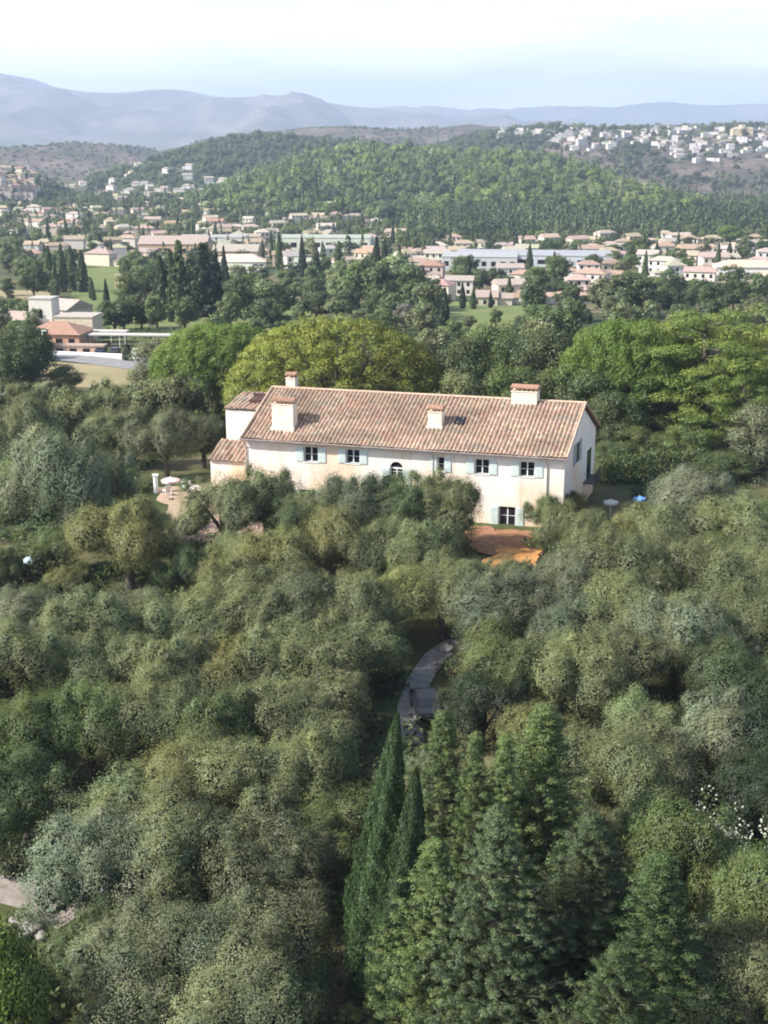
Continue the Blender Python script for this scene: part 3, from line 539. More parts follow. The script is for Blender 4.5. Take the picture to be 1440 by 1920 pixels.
def hedge():
    p = hit(1130, 905); q = hit(1330, 890); a = np.array(p[:2]); b = np.array(q[:2]); L = np.linalg.norm(b - a); n = int(L / .55); Lc = []; g = np.random.default_rng(5)
    for i in range(n):
        for z in (.5, 1.2, 1.9, 2.5):
            for k in (-.5, .5): Lc.append(np.array([i * .55 + g.normal() * .08, k * (1 if z < 2.2 else .7) + g.normal() * .08, z]))
    V, Q, T = lobed(Lc, [.6] * len(Lc), 9, .22, .13, 1, .3, .1, .05, .5, 6)
    o = thing('hedge', 'long clipped dark green hedge right of the gable wall', 'hedge', (a[0], a[1], p[2]), math.atan2(*(b - a)[::-1]))
    link('foliage', mesh_np('foliage', V, Q, FOL, T), o, color=TINT['m'][0])
hedge()
def flowers():
    p = hit(1345, 1600, 2.6); g = np.random.default_rng(9); o = thing('oleander_shrub', 'tall shrub covered with white blossoms beside the dark conifer', 'shrub', (p[0], p[1], p[2]), 0, 'garden shrubs', (1.15,) * 3)
    Lc = [np.array([g.normal() * 1.5 + k * .0, g.normal() * 1.1, 1.4 + g.random() * 2.2]) for k in range(46)]; V, Q, T = lobed(Lc, [.55] * 46, 20, .2, .08, 1, .3, .15, .05, .5, 8); link('foliage', mesh_np('foliage', V, Q, FOL, T), o, color=TINT['d'][0])
    c = np.concatenate([x + unit(30, g) * .62 for x in Lc]); nn = unit(len(c), g) + [-.3, -.5, .5]; nn /= np.linalg.norm(nn, axis=1)[:, None]; V, Q = quads(c, nn, .13, .13, g)
    link('blossoms', mesh_np('blossoms', V, Q, simple('petals', [(.3, (.30, .32, .25)), (.7, (.42, .44, .36))], 3)), o)
    mb = MB()
    for i in range(7): mb.tube([(0, 0, -.3), (g.normal() * .4, g.normal() * .4, 1.2), (g.normal(), g.normal(), 2.6)], [.06, .04, .02], 5)
    mb.obj('stem', BARK, o)
flowers()
# ------------------------------------------------------------------ the farmhouse
EZ, RZ = 7.0, 10.75                                     # eave and ridge height
PL = np.array(at_z(450, 822, EZ)); PR = np.array(at_z(1064, 860, EZ)); HL = float(np.linalg.norm(PR - PL)); ea = (PR - PL) / HL
eg = np.array([.354, .935]); DEP = 15.0; nfr = np.array([ea[1], -ea[0]])   # gable direction (the plan is a little skew), facade normal
def HP(s, t, z): q = PL + ea * s + eg * t; return (q[0], q[1], z)
def face_pt(u, v, t=.5):
    """(s, z) on the facade plane at depth t seen at (u, v)"""
    d = ray(u, v); A = np.array([[ea[0], -d[0]], [ea[1], -d[1]]]); s, k = np.linalg.solve(A, -(PL + eg * t)); return s, CZ + d[2] * k
def roof_pt(u, v):
    d = ray(u, v); m = (RZ - EZ) / (DEP / 2); A = np.array([[ea[0], eg[0], -d[0]], [ea[1], eg[1], -d[1]], [0, m, -d[2]]]); s, t, k = np.linalg.solve(A, np.array([-PL[0], -PL[1], CZ - EZ])); return s, t, CZ + d[2] * k
house = thing('farmhouse', 'long cream two-storey farmhouse with clay tile roof, chimneys and pale shutters', 'house', (PL[0], PL[1], 0))
def hl(x, y, z): return (x - PL[0], y - PL[1], z)
def HT(s, t, z): return hl(*HP(s, t, z))
GZ0 = -1.2
def prism(mb, s0, s1, t0, t1, z0, zt0, zt1=None):
    """block in house coordinates; top height zt0 at t0 and zt1 at t1"""
    zt1 = zt0 if zt1 is None else zt1
    v = [HT(s0, t0, z0), HT(s1, t0, z0), HT(s1, t1, z0), HT(s0, t1, z0), HT(s0, t0, zt0), HT(s1, t0, zt0), HT(s1, t1, zt1), HT(s0, t1, zt1)]
    mb.add(v, [(3, 2, 1, 0), (4, 5, 6, 7), (0, 1, 5, 4), (1, 2, 6, 5), (2, 3, 7, 6), (3, 0, 4, 7)])
# openings in the front wall: (u0, v0, u1, v1) as seen, kind
OP = [((570, 838, 596, 866), 'w'), ((649, 843, 674, 869), 'w'), ((731, 866, 755, 922), 'arch'), ((820, 857, 833, 884), 'n'), ((890, 861, 917, 889), 'w'), ((974, 866, 1002, 894), 'w'), ((562, 918, 588, 950), 'w'), ((935, 950, 966, 1001), 'door'), ((690, 925, 715, 960), 'w'), ((810, 940, 835, 975), 'w')]
T0 = .55; S0, S1 = .45, HL - .35; TB = DEP - .5
rects = []
for (u0, v0, u1, v1), k in OP:
    a = face_pt(u0, (v0 + v1) / 2, T0); b = face_pt(u1, (v0 + v1) / 2, T0); c = face_pt((u0 + u1) / 2, v0, T0); d = face_pt((u0 + u1) / 2, v1, T0); rects.append((a[0], b[0], d[1], c[1], k))
# front wall as a grid of panels round the openings, so each opening is a real recess
def wall_mesh():
    mb = MB(); th = .35; ss = sorted({S0, S1} | {r[0] for r in rects} | {r[1] for r in rects}); 
    for i in range(len(ss) - 1):
        a, b = ss[i], ss[i + 1]; m_ = (a + b) / 2; cols = sorted([(r[2], r[3]) for r in rects if r[0] - 1e-6 <= m_ <= r[1] + 1e-6]); z = GZ0
        for lo, hi in cols + [(6.85, None)]:
            if lo > z + .01:
                f = [(0, 1, 5, 4), (3, 2, 1, 0), (4, 5, 6, 7)]; v = [HT(a, T0, z), HT(b, T0, z), HT(b, T0 + th, z), HT(a, T0 + th, z), HT(a, T0, lo), HT(b, T0, lo), HT(b, T0 + th, lo), HT(a, T0 + th, lo)]; mb.add(v, f)
            z = hi
    for r in rects:                                   # reveals
        for s in (r[0], r[1]): mb.add([HT(s, T0, r[2]), HT(s, T0 + th, r[2]), HT(s, T0 + th, r[3]), HT(s, T0, r[3])], [(0, 1, 2, 3)])
        if r[4] == 'arch':                            # spandrels of the arch
            w = (r[1] - r[0]) / 2; cx = (r[0] + r[1]) / 2
            for sg in (-1, 1):
                arc = [(cx + sg * w * math.sin(q), r[3] - w + w * math.cos(q)) for q in np.linspace(0, math.pi / 2, 9)]; P = [HT(x, T0 + .01, z) for x, z in arc] + [HT(cx + sg * w, T0 + .01, r[3])]; mb.add(P, [tuple(range(len(P)))])
    ZT = EZ - .12; RT = RZ - .28; mid = DEP / 2         # gables and back
    for s in (S0, S1):
        for (t0, t1) in ((T0, TB),):
            P = [HT(s, T0, GZ0), HT(s, TB, GZ0), HT(s, TB, ZT), HT(s, mid, RT), HT(s, T0, ZT)]; mb.add(P, [tuple(range(5))])
    mb.add([HT(S0, TB, GZ0), HT(S1, TB, GZ0), HT(S1, TB, ZT), HT(S0, TB, ZT)], [(3, 2, 1, 0)])
    return mb
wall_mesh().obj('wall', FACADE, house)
def shutter(mb, s0, s1, z0, z1, t=T0 - .07):
    prism(mb, s0, s1, t, t + .045, z0, z1)
    n = max(6, int((z1 - z0) / .09)); 
    for i in range(n):
        z = z0 + .06 + (z1 - z0 - .12) * i / n; prism(mb, s0 + .06, s1 - .06, t - .02, t, z, z + .045)
for (s0, s1, z0, z1, k) in rects:
    w = s1 - s0; mb = MB(); t = T0 + .2; fw = .07
    kind = 'window' if k in 'wn' else ('arched_window' if k == 'arch' else 'door')
    ztop = z1 - (w / 2 if k == 'arch' else 0)
    prism(mb, s0, s0 + fw, t, t + .07, z0, z1); prism(mb, s1 - fw, s1, t, t + .07, z0, z1); prism(mb, s0 + fw, s1 - fw, t, t + .07, z0, z0 + fw); prism(mb, s0 + fw, s1 - fw, t, t + .07, z1 - fw, z1)
    if k != 'n': prism(mb, (s0 + s1) / 2 - .05, (s0 + s1) / 2 + .05, t + .002, t + .072, z0 + fw, z1 - fw if k != 'arch' else ztop)
    for q in ([.5] if k in 'wn' else [.33, .66]): prism(mb, s0 + fw, s1 - fw, t + .006, t + .06, z0 + (z1 - z0) * q - .02, z0 + (z1 - z0) * q + .02)
    if k == 'arch': prism(mb, s0, s1, t - .01, t + .08, ztop - .1, ztop + .05)
    if k != 'door': prism(mb, s0 - .1, s1 + .1, T0 - .06, T0 + .33, z0 - .09, z0)
    win = mb.obj(kind, WHITE, house)
    g_ = MB(); prism(g_, s0 + fw, s1 - fw, t + .03, t + .04, z0 + fw, z1 - fw); g_.obj('pane', GLASS, win)
    dk = MB(); prism(dk, s0, s1, t + .12, t + .14, z0, z1); dk.obj('dark_backing', simple('dark_room', [(.3, (.02, .02, .022)), (.7, (.04, .04, .045))]), win)  # sheet behind the pane, no cloth: the room's shade put into its colour
    sw = {'w': w * .56, 'n': w * .95, 'arch': w * .62, 'door': w * .5}[k]
    if k == 'arch':
        for a, b in ((s0 - sw - .03, s0 - .03), (s1 + .03, s1 + sw + .03)): mb = MB(); shutter(mb, a, b, z0, ztop); mb.obj('shutter', SHUT, win)
    else:
        for a, b in ((s0 - sw - .03, s0 - .03), (s1 + .03, s1 + sw + .03)): mb = MB(); shutter(mb, a, b, z0, z1); mb.obj('shutter', SHUT, win)

def tiles(C00, C10, C11, C01, ncol, nrow, seed, amp=.10, back=False):
    """canal tiles on a patch: C00-C10 the eave, C01-C11 the ridge (local points)"""
    C00, C10, C11, C01 = map(np.array, (C00, C10, C11, C01)); nx = ncol * 6 + 1; g = np.random.default_rng(seed); up = np.cross(C10 - C00, C01 - C00); up = up / np.linalg.norm(up); up = up if up[2] > 0 else -up
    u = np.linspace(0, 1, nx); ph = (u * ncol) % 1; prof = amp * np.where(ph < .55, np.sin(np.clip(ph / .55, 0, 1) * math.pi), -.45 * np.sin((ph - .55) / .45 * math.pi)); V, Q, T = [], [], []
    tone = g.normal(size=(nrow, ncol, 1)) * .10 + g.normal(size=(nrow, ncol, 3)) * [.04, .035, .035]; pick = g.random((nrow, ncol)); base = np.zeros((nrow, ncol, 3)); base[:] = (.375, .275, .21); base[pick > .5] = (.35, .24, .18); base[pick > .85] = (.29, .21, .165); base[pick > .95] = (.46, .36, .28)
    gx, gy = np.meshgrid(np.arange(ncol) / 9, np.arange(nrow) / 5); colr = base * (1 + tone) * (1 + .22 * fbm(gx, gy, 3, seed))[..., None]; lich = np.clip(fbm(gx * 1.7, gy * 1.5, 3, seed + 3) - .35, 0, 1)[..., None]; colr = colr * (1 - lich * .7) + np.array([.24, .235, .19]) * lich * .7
    for r in range(nrow):
        wob = g.normal(size=nx) * .006 + np.repeat(g.normal(size=ncol + 1) * .016, 6)[:nx]
        for e, dz in ((0, .055), (1, .0)):
            v = (r + e) / nrow; P = C00 * ((1 - u) * (1 - v))[:, None] + C10 * (u * (1 - v))[:, None] + C11 * (u * v)[:, None] + C01 * ((1 - u) * v)[:, None]; V.append(P + up * (prof + dz + wob + .035 * np.sin(u * 17 + v * 5 + seed) + .03 * np.sin(u * 41 - v * 9))[:, None])
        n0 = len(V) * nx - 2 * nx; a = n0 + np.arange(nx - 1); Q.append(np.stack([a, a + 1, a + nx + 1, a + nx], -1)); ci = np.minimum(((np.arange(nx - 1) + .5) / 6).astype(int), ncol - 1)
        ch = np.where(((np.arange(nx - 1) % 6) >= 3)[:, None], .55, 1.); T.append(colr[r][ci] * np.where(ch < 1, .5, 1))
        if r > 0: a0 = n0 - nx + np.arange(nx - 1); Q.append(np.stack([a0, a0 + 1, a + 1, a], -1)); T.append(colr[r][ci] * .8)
    return np.concatenate(V), np.concatenate(Q), np.clip(np.concatenate(T), .02, .9)
def tile_roof(parent, patches, name='roof', mat_=None):
    Vs, Qs, Ts, n = [], [], [], 0
    for i, (c, nc, nr) in enumerate(patches):
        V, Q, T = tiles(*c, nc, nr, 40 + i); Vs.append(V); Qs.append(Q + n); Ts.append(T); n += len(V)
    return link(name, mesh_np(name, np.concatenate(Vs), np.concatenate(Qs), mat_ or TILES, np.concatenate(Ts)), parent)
sO = 0.0; sE = HL
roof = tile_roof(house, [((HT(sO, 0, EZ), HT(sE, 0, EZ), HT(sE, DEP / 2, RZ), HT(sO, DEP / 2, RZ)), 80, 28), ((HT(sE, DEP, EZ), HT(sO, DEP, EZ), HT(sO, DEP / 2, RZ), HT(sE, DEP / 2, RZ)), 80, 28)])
mb = MB(); rb = DEP / 2                                    # ridge tiles, verge tiles, boarded soffit below
for i in range(70):
    a = HL * i / 70; b = HL * (i + 1.08) / 70; mb.tube([HT(a, rb, RZ + .05), HT(b, rb, RZ + .08)], [.15, .125], 7)
for s in (sO + .06, sE - .06):
    for t0, t1 in ((0, rb), (DEP, rb)):
        for i in range(18):
            q0, q1 = i / 18, (i + 1.1) / 18; z = lambda q: EZ + (RZ - EZ) * q + .1; mb.tube([HT(s, t0 + (t1 - t0) * q0, z(q0)), HT(s, t0 + (t1 - t0) * q1, z(q1))], [.13, .11], 6)
mb.obj('ridge_tiles', simple('ridge_clay', [(.3, (.36, .25, .18)), (.7, (.52, .40, .31))], 3), roof)
mb = MB()
for (t0, t1) in ((0.02, rb), (DEP - .02, rb)):
    mb.add([HT(.03, t0, EZ - .06), HT(HL - .03, t0, EZ - .06), HT(HL - .03, t1, RZ - .08), HT(.03, t1, RZ - .08), HT(.03, t0, EZ - .16), HT(HL - .03, t0, EZ - .16), HT(HL - .03, t1, RZ - .2), HT(.03, t1, RZ - .2)], [(0, 1, 2, 3), (7, 6, 5, 4), (0, 4, 5, 1), (0, 3, 7, 4), (1, 5, 6, 2)])
mb.obj('soffit', simple('soffit_wood', [(.3, (.13, .06, .045)), (.7, (.22, .11, .08))]), roof)
mb = MB(); mb.tube([HT(-.05, -.09, EZ - .06), HT(HL + .05, -.09, EZ - .1)], .085, 8); mb.obj('gutter', simple('zinc_gutter', [(.3, (.16, .13, .12)), (.7, (.28, .24, .22))], 2, .5), house)
for s in (.35, HL - 1.95, HL - 12.9):
    mb = MB(); mb.tube([HT(s, -.08, EZ - .12), HT(s, .2, EZ - .5), HT(s, T0 - .1, EZ - .8), HT(s, T0 - .1, GZ0)], .06, 7); mb.obj('downpipe', simple('pipe_paint', [(.3, (.34, .33, .28)), (.7, (.45, .43, .38))], 2, .5), house)
def chimney(u, v, wide, deep, high, cap, front=True, ridge=False):
    if ridge: s = roof_pt(u, v)[0]; t = DEP / 2 + cap; z = RZ
    else: s, t, z = roof_pt(u, v)
    mb = MB(); prism(mb, s - wide / 2, s + wide / 2, t, t + deep, z - .4, z + high)
    prism(mb, s - wide / 2 - .06, s + wide / 2 + .06, t - .06, t + deep + .06, z + high, z + high + .08)
    if not ridge: prism(mb, s - wide / 2 - .12, s + wide / 2 + .12, t - .18, t + deep, z - .3, z + .22)
    ch = mb.obj('chimney', simple('chimney_render', [(.3, (.58, .50, .40)), (.7, (.74, .67, .57))], 1.2), roof)
    mb = MB(); n = max(2, int(wide / .42)); zc = z + high + .08                 # brick piers carrying a little tiled roof
    for i in range(n + 1):
        x = s - wide / 2 + .06 + (wide - .22) * i / n; prism(mb, x, x + .1, t + .03, t + .14, zc, zc + .28); prism(mb, x, x + .1, t + deep - .14, t + deep - .03, zc, zc + .28)
    prism(mb, s - wide / 2 - .09, s + wide / 2 + .09, t - .08, t + deep / 2, zc + .28, zc + .36, zc + .55); prism(mb, s - wide / 2 - .09, s + wide / 2 + .09, t + deep / 2, t + deep + .08, zc + .282, zc + .55, zc + .36)
    k = int(wide / .2)
    for i in range(k + 1):
        x = s - wide / 2 + wide * i / k; mb.tube([HT(x, t - .12, zc + .36), HT(x, t + deep / 2, zc + .56), HT(x, t + deep + .12, zc + .36)], .075, 6)
    cp = mb.obj('chimney_cap', simple('cap_brick', [(.3, (.36, .19, .13)), (.7, (.56, .37, .26))], 3), ch)
    ch.parent = house
    return ch
chimney(530, 806, 2.2, 1.1, 2.5, 0)
chimney(815, 803, 1.35, .9, 1.55, 0)
chimney(985, 752, 2.5, 1.2, .95, -.7, ridge=True)
chimney(537, 725, 1.0, .8, .75, 1.2, ridge=True)
s, t, z = roof_pt(863, 790); mb = MB(); T3 = lambda q, r, w=.0: HT(q, r, EZ + (RZ - EZ) * r / (DEP / 2) + w)
mb.add([T3(s - .45, t - .5, .14), T3(s + .45, t - .5, .14), T3(s + .45, t + .5, .14), T3(s - .45, t + .5, .14), T3(s - .45, t - .5, -.05), T3(s + .45, t - .5, -.05), T3(s + .45, t + .5, -.05), T3(s - .45, t + .5, -.05)], [(0, 1, 2, 3), (0, 4, 5, 1), (1, 5, 6, 2), (2, 6, 7, 3), (3, 7, 4, 0)]); mb.obj('skylight', GLASS, house)
# gable windows on the shaded end
def gwin(t0, t1, z0, z1, shut, name='window'):
    mb = MB(); S = S1; prism(mb, S - .05, S + .05, t0, t1, z0, z1); w = mb.obj(name, SHUT if shut else WHITE, house)
    mb = MB(); prism(mb, S + .01, S + .06, t0 + .08, t1 - .08, z0 + .08, z1 - .08); mb.obj('pane', GLASS, w)
    if shut:
        for a, b in ((t0 - .9, t0 - .05), (t1 + .05, t1 + .9)): mb = MB(); prism(mb, S + .02, S + .1, a, b, z0, z1); mb.obj('shutter', simple('grey_shutter', [(.3, (.25, .27, .29)), (.7, (.34, .36, .38))]), w)
gwin(5.2, 6.6, 5.2, 7.3, True); gwin(10.4, 12.6, 2.2, 5.4, False, 'doorway')
mb = MB(); prism(mb, S1 + .02, S1 + 1.1, 9.2, 12.8, 2.2, 2.34)
for k in range(15): q = 9.25 + k * .25; mb.tube([HT(S1 + 1.05, q, 2.34), HT(S1 + 1.05, q, 3.25)], .018, 4)
mb.tube([HT(S1 + 1.05, 9.2, 3.25), HT(S1 + 1.05, 12.8, 3.25)], .03, 5); mb.tube([HT(S1 + .05, 9.2, 3.25), HT(S1 + 1.05, 9.2, 3.25)], .03, 5); mb.obj('balcony', DARK, house)
# annexe on the left: stair tower with lean-to in front
A0, A1 = -4.8, S0
mb = MB(); prism(mb, A0, A1 - .004, 3.0, 6.0, GZ0, 3.75, 5.2); prism(mb, A0 + .35, A1 - .004, 6.003, 10.6, GZ0, 8.45, 9.1); prism(mb, A0 + .35, A1 + 2.4, 6.5, 10.3, 6.5, 8.4, 9.0); mb.obj('side_wing', FACADE, house)
tile_roof(house, [((HT(A0 - .2, 2.7, 3.82), HT(A1 - .02, 2.7, 3.82), HT(A1 - .02, 6.0, 5.35), HT(A0 - .2, 6.0, 5.35)), 11, 10), ((HT(A0 + .15, 5.8, 8.6), HT(A1 + 2.6, 5.8, 8.6), HT(A1 + 2.6, 10.8, 9.5), HT(A0 + .15, 10.8, 9.5)), 16, 14)], 'side_wing_roof')
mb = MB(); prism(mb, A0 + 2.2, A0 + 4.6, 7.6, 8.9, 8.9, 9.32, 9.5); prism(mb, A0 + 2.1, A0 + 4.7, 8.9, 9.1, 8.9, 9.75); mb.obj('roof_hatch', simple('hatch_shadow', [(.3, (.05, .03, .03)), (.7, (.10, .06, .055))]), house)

# ------------------------------------------------------------------ garden things
def local(p, rz=0.): return (p[0], p[1], p[2] + .06)
def parasol(u, v, r, h, c, label, group='parasols in the garden', y0=0):
    p = hit(u, v, h * .9, y0); o = thing('parasol', label, 'parasol', (p[0], p[1], p[2]), rnd.random(), group); mb = MB(); n = 8
    V = [(0, 0, h + r * .32)] + [(r * math.cos(k * 6.2832 / n), r * math.sin(k * 6.2832 / n), h) for k in range(n)] + [(r * .98 * math.cos(k * 6.2832 / n), r * .98 * math.sin(k * 6.2832 / n), h - .2) for k in range(n)]
    mb.add(V, [(0, 1 + k, 1 + (k + 1) % n) for k in range(n)] + [(1 + k, 9 + k, 9 + (k + 1) % n, 1 + (k + 1) % n) for k in range(n)]); link('canopy', mb.mesh('canopy', PLASTER), o, color=c)
    mb = MB(); mb.tube([(0, 0, -.1), (0, 0, h + r * .4)], .04, 7); mb.obj('pole', WHITE, o); mb = MB(); mb.tube([(0, 0, -.05), (0, 0, .12)], .3, 10); mb.obj('base', DARK, o); return p
parasol(320, 905, 1.0, 2.1, (.72, .52, .50), 'faded pink parasol standing on the terrace beside the white post')
parasol(66, 1054, .95, 1.9, (.45, .62, .80), 'pale blue and white parasol at the lower left of the big silvery olive')
parasol(1199, 938, .62, 2.0, (.12, .30, .62), 'blue parasol showing above the olive crowns right of the farmhouse')
parasol(1145, 946, .75, 1.9, (.5, .52, .5), 'white parasol between the gable foot and the blue parasol')
p = hit(293, 925); o = thing('post', 'thick white round post at the terrace corner', 'post', (p[0], p[1], p[2])); mb = MB(); mb.tube([(0, 0, -.2), (0, 0, 1.9)], .24, 12); mb.obj('shaft', WHITE, o); mb = MB(); mb.box(-.3, .3, -.3, .3, 1.9, 2.0); mb.obj('cap', WHITE, o)
def chair_proto():
    o = thing('garden_chair', 'white', 'chair', (0, 0, 0)); mb = MB(); mb.box(-.25, .25, -.25, .25, .42, .47); mb.obj('seat', WHITE, o); mb = MB()
    mb.add([(-.25, .22, .47), (.25, .22, .47), (.25, .34, .95), (-.25, .34, .95), (-.25, .25, .47), (.25, .25, .47), (.25, .37, .95), (-.25, .37, .95)], [(0, 1, 2, 3), (7, 6, 5, 4), (3, 2, 6, 7), (0, 3, 7, 4), (1, 5, 6, 2)]); mb.obj('backrest', WHITE, o)
    for x in (-.22, .22):
        for y in (-.22, .22): mb = MB(); mb.tube([(x, y, 0), (x * .9, y * .9, .43)], .02, 5); mb.obj('leg', WHITE, o)
    return o
def copy_tree(o, parent=None):
    c = o.copy(); COL.objects.link(c)
    if parent is not None: c.parent = parent
    for ch in list(o.children): copy_tree(ch, c)
    return c
CH = chair_proto()
for i, (u, v, lb) in enumerate([(345, 926, 'white garden chair nearest the pink parasol on the terrace'), (362, 922, 'white garden chair in the middle of the terrace'), (378, 930, 'white garden chair next to the side wing of the farmhouse'), (312, 930, 'white garden chair between the white post and the parasol'), (8, 1055, 'white garden chair at the left edge below the silvery olive')]):
    c = CH if i == 0 else copy_tree(CH); p = hit(u, v); c.location = (p[0], p[1], p[2] + .07); c.rotation_euler = (0, 0, i * 1.3); c.scale = (1.15,) * 3; tag(c, lb, 'chair', 'white garden chairs')
p = hit(355, 930); o = thing('garden_table', 'small white table among the terrace chairs', 'table', (p[0], p[1], p[2] + .07)); mb = MB(); mb.tube([(0, 0, .7), (0, 0, .74)], .55, 14); mb.obj('tabletop', WHITE, o)
mb = MB(); mb.tube([(0, 0, 0), (0, 0, .7)], .05, 7); mb.obj('leg', WHITE, o)
def rock(u, v, w, label, seed, c=((.15, .14, .125), (.30, .285, .26))):
    p = hit(u, v); g = np.random.default_rng(seed); r = w * math.hypot(p[1], 36) / F / 2; n, m_ = 12, 8; V, Q = [], []
    for j in range(m_ + 1):
        for i in range(n):
            a = i / n * 6.2832; b = -1.2 + 2.77 * j / m_; d = np.array([math.cos(a) * math.cos(b), math.sin(a) * math.cos(b), math.sin(b) * .6]); V.append(d * r * (1 + .25 * float(fbm(d[0] * 2 + seed, d[1] * 2 + d[2], 3, seed))))
    for j in range(m_):
        for i in range(n): Q.append((j * n + i, j * n + (i + 1) % n, (j + 1) * n + (i + 1) % n, (j + 1) * n + i))
    tag(link('boulder', mesh_np('boulder', V, Q, simple('limestone', [(.3, c[0]), (.7, c[1])], 2, .9, .5)), loc=(p[0], p[1], p[2] + r * .2)), label, 'rock', 'pale garden rocks')
for i, a in enumerate([(55, 1750, 50, 'largest pale rock below the side path at lower left'), (28, 1735, 30, 'small pale rock left of the largest one at lower left'), (78, 1762, 26, 'small pale rock right of the largest one at lower left'), (835, 1222, 34, 'white stone at the head of the garden path'), (857, 1212, 22, 'small white stone behind the path head stone'), (1085, 1415, 26, 'pale stone behind the conifers, right of the tallest one'), (205, 1300, 24, 'reddish stone between olive crowns on the left slope')]): rock(*a, seed=i)
def car(p, rz, c, label, group='cars in the club car park', s=1.):
    o = thing('parked_car', label, 'car', p, rz, group, (s,) * 3); P = [(-2.05, .35), (-2.1, .75), (-1.95, .98), (-1.2, 1.05), (-.65, 1.46), (.85, 1.5), (1.65, 1.08), (2.1, .98), (2.15, .4)]; mb = MB(); hw = .86
    Lb = [(x, -hw if z < 1.2 else -hw * .8, z) for x, z in P]; Rb = [(x, hw if z < 1.2 else hw * .8, z) for x, z in P]; n = len(P); mb.add(Lb + Rb, [tuple(range(n))[::-1], tuple(range(n, 2 * n))] + [(i, (i + 1) % n, n + (i + 1) % n, n + i) for i in range(n)])
    link('body', mb.mesh('body', CARP), o, color=c); mb = MB()
    for sg in (-1, 1): mb.add([(-1.1, sg * hw * 1.005, 1.06), (1.45, sg * hw * 1.005, 1.09), (.8, sg * hw * .83, 1.43), (-.6, sg * hw * .83, 1.4)], [(0, 1, 2, 3)])
    mb.add([(-1.17, -.68, 1.09), (-1.17, .68, 1.09), (-.68, .62, 1.45), (-.68, -.62, 1.45)], [(0, 1, 2, 3)]); mb.add([(1.6, -.68, 1.13), (1.6, .68, 1.13), (.9, .62, 1.48), (.9, -.62, 1.48)], [(0, 1, 2, 3)]); mb.obj('windows', GLASS, o)
    for x in (-1.3, 1.3):
        for y in (-.8, .8): mb = MB(); mb.tube([(x, y - .1, .33), (x, y + .1, .33)], .33, 14); mb.obj('wheel', DARK, o)
    return o
CARP = tinted('car_paint', .05, .5, .25, .5)
p = hit(800, 1345); car((p[0], p[1], p[2] + .09), R_(98), (.012, .012, .014), 'black parked car beside the garden path, half hidden by conifers', 'cars in the garden')

# ------------------------------------------------------------------ club house and car park
def box_house(name, label, cat, loc, rz, blocks, wc, rc, group=None, windows=None, hip=False, rt=ROOFTINT):
    """blocks: (x0, x1, y0, y1, eave height, kind) kind: gable / hip / flat"""
    o = thing(name, label, cat, loc, rz, group); mw, mr_ = MB(), MB()
    for (x0, x1, y0, y1, h, k) in blocks:
        mw.box(x0, x1, y0, y1, -2.5, h); e = .45; a, b, c, d = x0 - e, x1 + e, y0 - e, y1 + e; rh = (d - c) * .2; ym = (c + d) / 2
        if k == 'flat': mr_.box(a + .3, b - .3, c + .3, d - .3, h, h + .3)
        else:
            q = (d - c) * .45 if k == 'hip' else 0; V = [(a, c, h - .05), (b, c, h - .05), (b, d, h - .05), (a, d, h - .05), (a + q, ym, h + rh), (b - q, ym, h + rh)]
            mr_.add(V, [(0, 1, 5, 4), (2, 3, 4, 5), (1, 2, 5), (3, 0, 4), (3, 2, 1, 0)])
    link('wall', mw.mesh('wall', PLASTER), o, color=wc); link('roof', mr_.mesh('roof', rt), o, color=rc)
    for (x0, x1, y0, z0, z1) in windows or []:
        mb = MB(); mb.box(x0, x1, y0 - .04, y0 + .05, z0, z1); mb.obj('window', GLASS, o)
    return o
def ground_at(u, v, y0=200): return hit(u, v, 0, y0)
def top_rz(p): return math.atan2(p[1], p[0]) - math.pi / 2
p = ground_at(150, 650)
cw, cr_, cp = (.72, .66, .6), (.50, .33, .25), (.62, .34, .22)
def K(u, v): return ground_at(u, v)
q = K(65, 622); box_house('clubhouse', 'low white club wing with pale tiled roof left of the square tower', 'building', q, R_(-12), [(-9, 9, -4, 4, 3.4, 'gable')], (.6, .54, .5), (.42, .33, .29), 'golf club buildings', [(-7, -5.5, -4, 1, 2.4), (-3, -1.5, -4, 1, 2.4), (2, 3.5, -4, 1, 2.4)])
q = K(87, 632); box_house('tower_building', 'square white tower rising out of the golf club buildings', 'building', q, R_(-8), [(-2.9, 2.9, -2.5, 2.5, 9.5, 'flat')], (.62, .59, .54), (.45, .43, .4), 'golf club buildings', [(-.5, .5, -2.5, 5, 7)])
q = K(112, 650); box_house('clubhouse', 'orange club restaurant with red tiled roof under the square tower', 'building', q, R_(-6), [(-6.5, 6.5, -5, 5, 3.6, 'hip'), (-9, -6.4, -3, 3, 2.6, 'gable')], (.56, .33, .22), (.36, .22, .16), 'golf club buildings', [(-5, -3.4, -5, .5, 2.6), (-2, -.4, -5, .5, 2.6), (1, 2.6, -5, .5, 2.6), (4, 5.4, -5, .5, 2.6)])
q = K(120, 612); box_house('clubhouse', 'steep pale roofed club hall behind the orange restaurant', 'building', q, R_(-30), [(-6, 6, -5, 5, 5.2, 'gable')], (.6, .56, .5), (.42, .35, .31), 'golf club buildings', [(-3, 3, -5, 1, 3)])
q = K(150, 636); box_house('clubhouse', 'cream box shaped club block right of the orange restaurant', 'building', q, R_(-5), [(-4.6, 4.6, -4, 4, 5.6, 'flat')], (.6, .53, .4), (.44, .40, .35), 'golf club buildings', [(-3.5, -1.5, -4, 1, 2.6), (1.2, 3.2, -4, 1, 2.6)])
q = K(140, 663); o = box_house('terrace_building', 'long low terrace wing of the club in front of the cream block', 'building', q, R_(-5), [(-7, 7, -1.5, 1.5, 1.7, 'flat')], (.56, .36, .26), (.40, .30, .24), 'golf club buildings', [(-6.6 + k * 3, -5 + k * 3, -1.5, .3, 1.3) for k in range(5)])
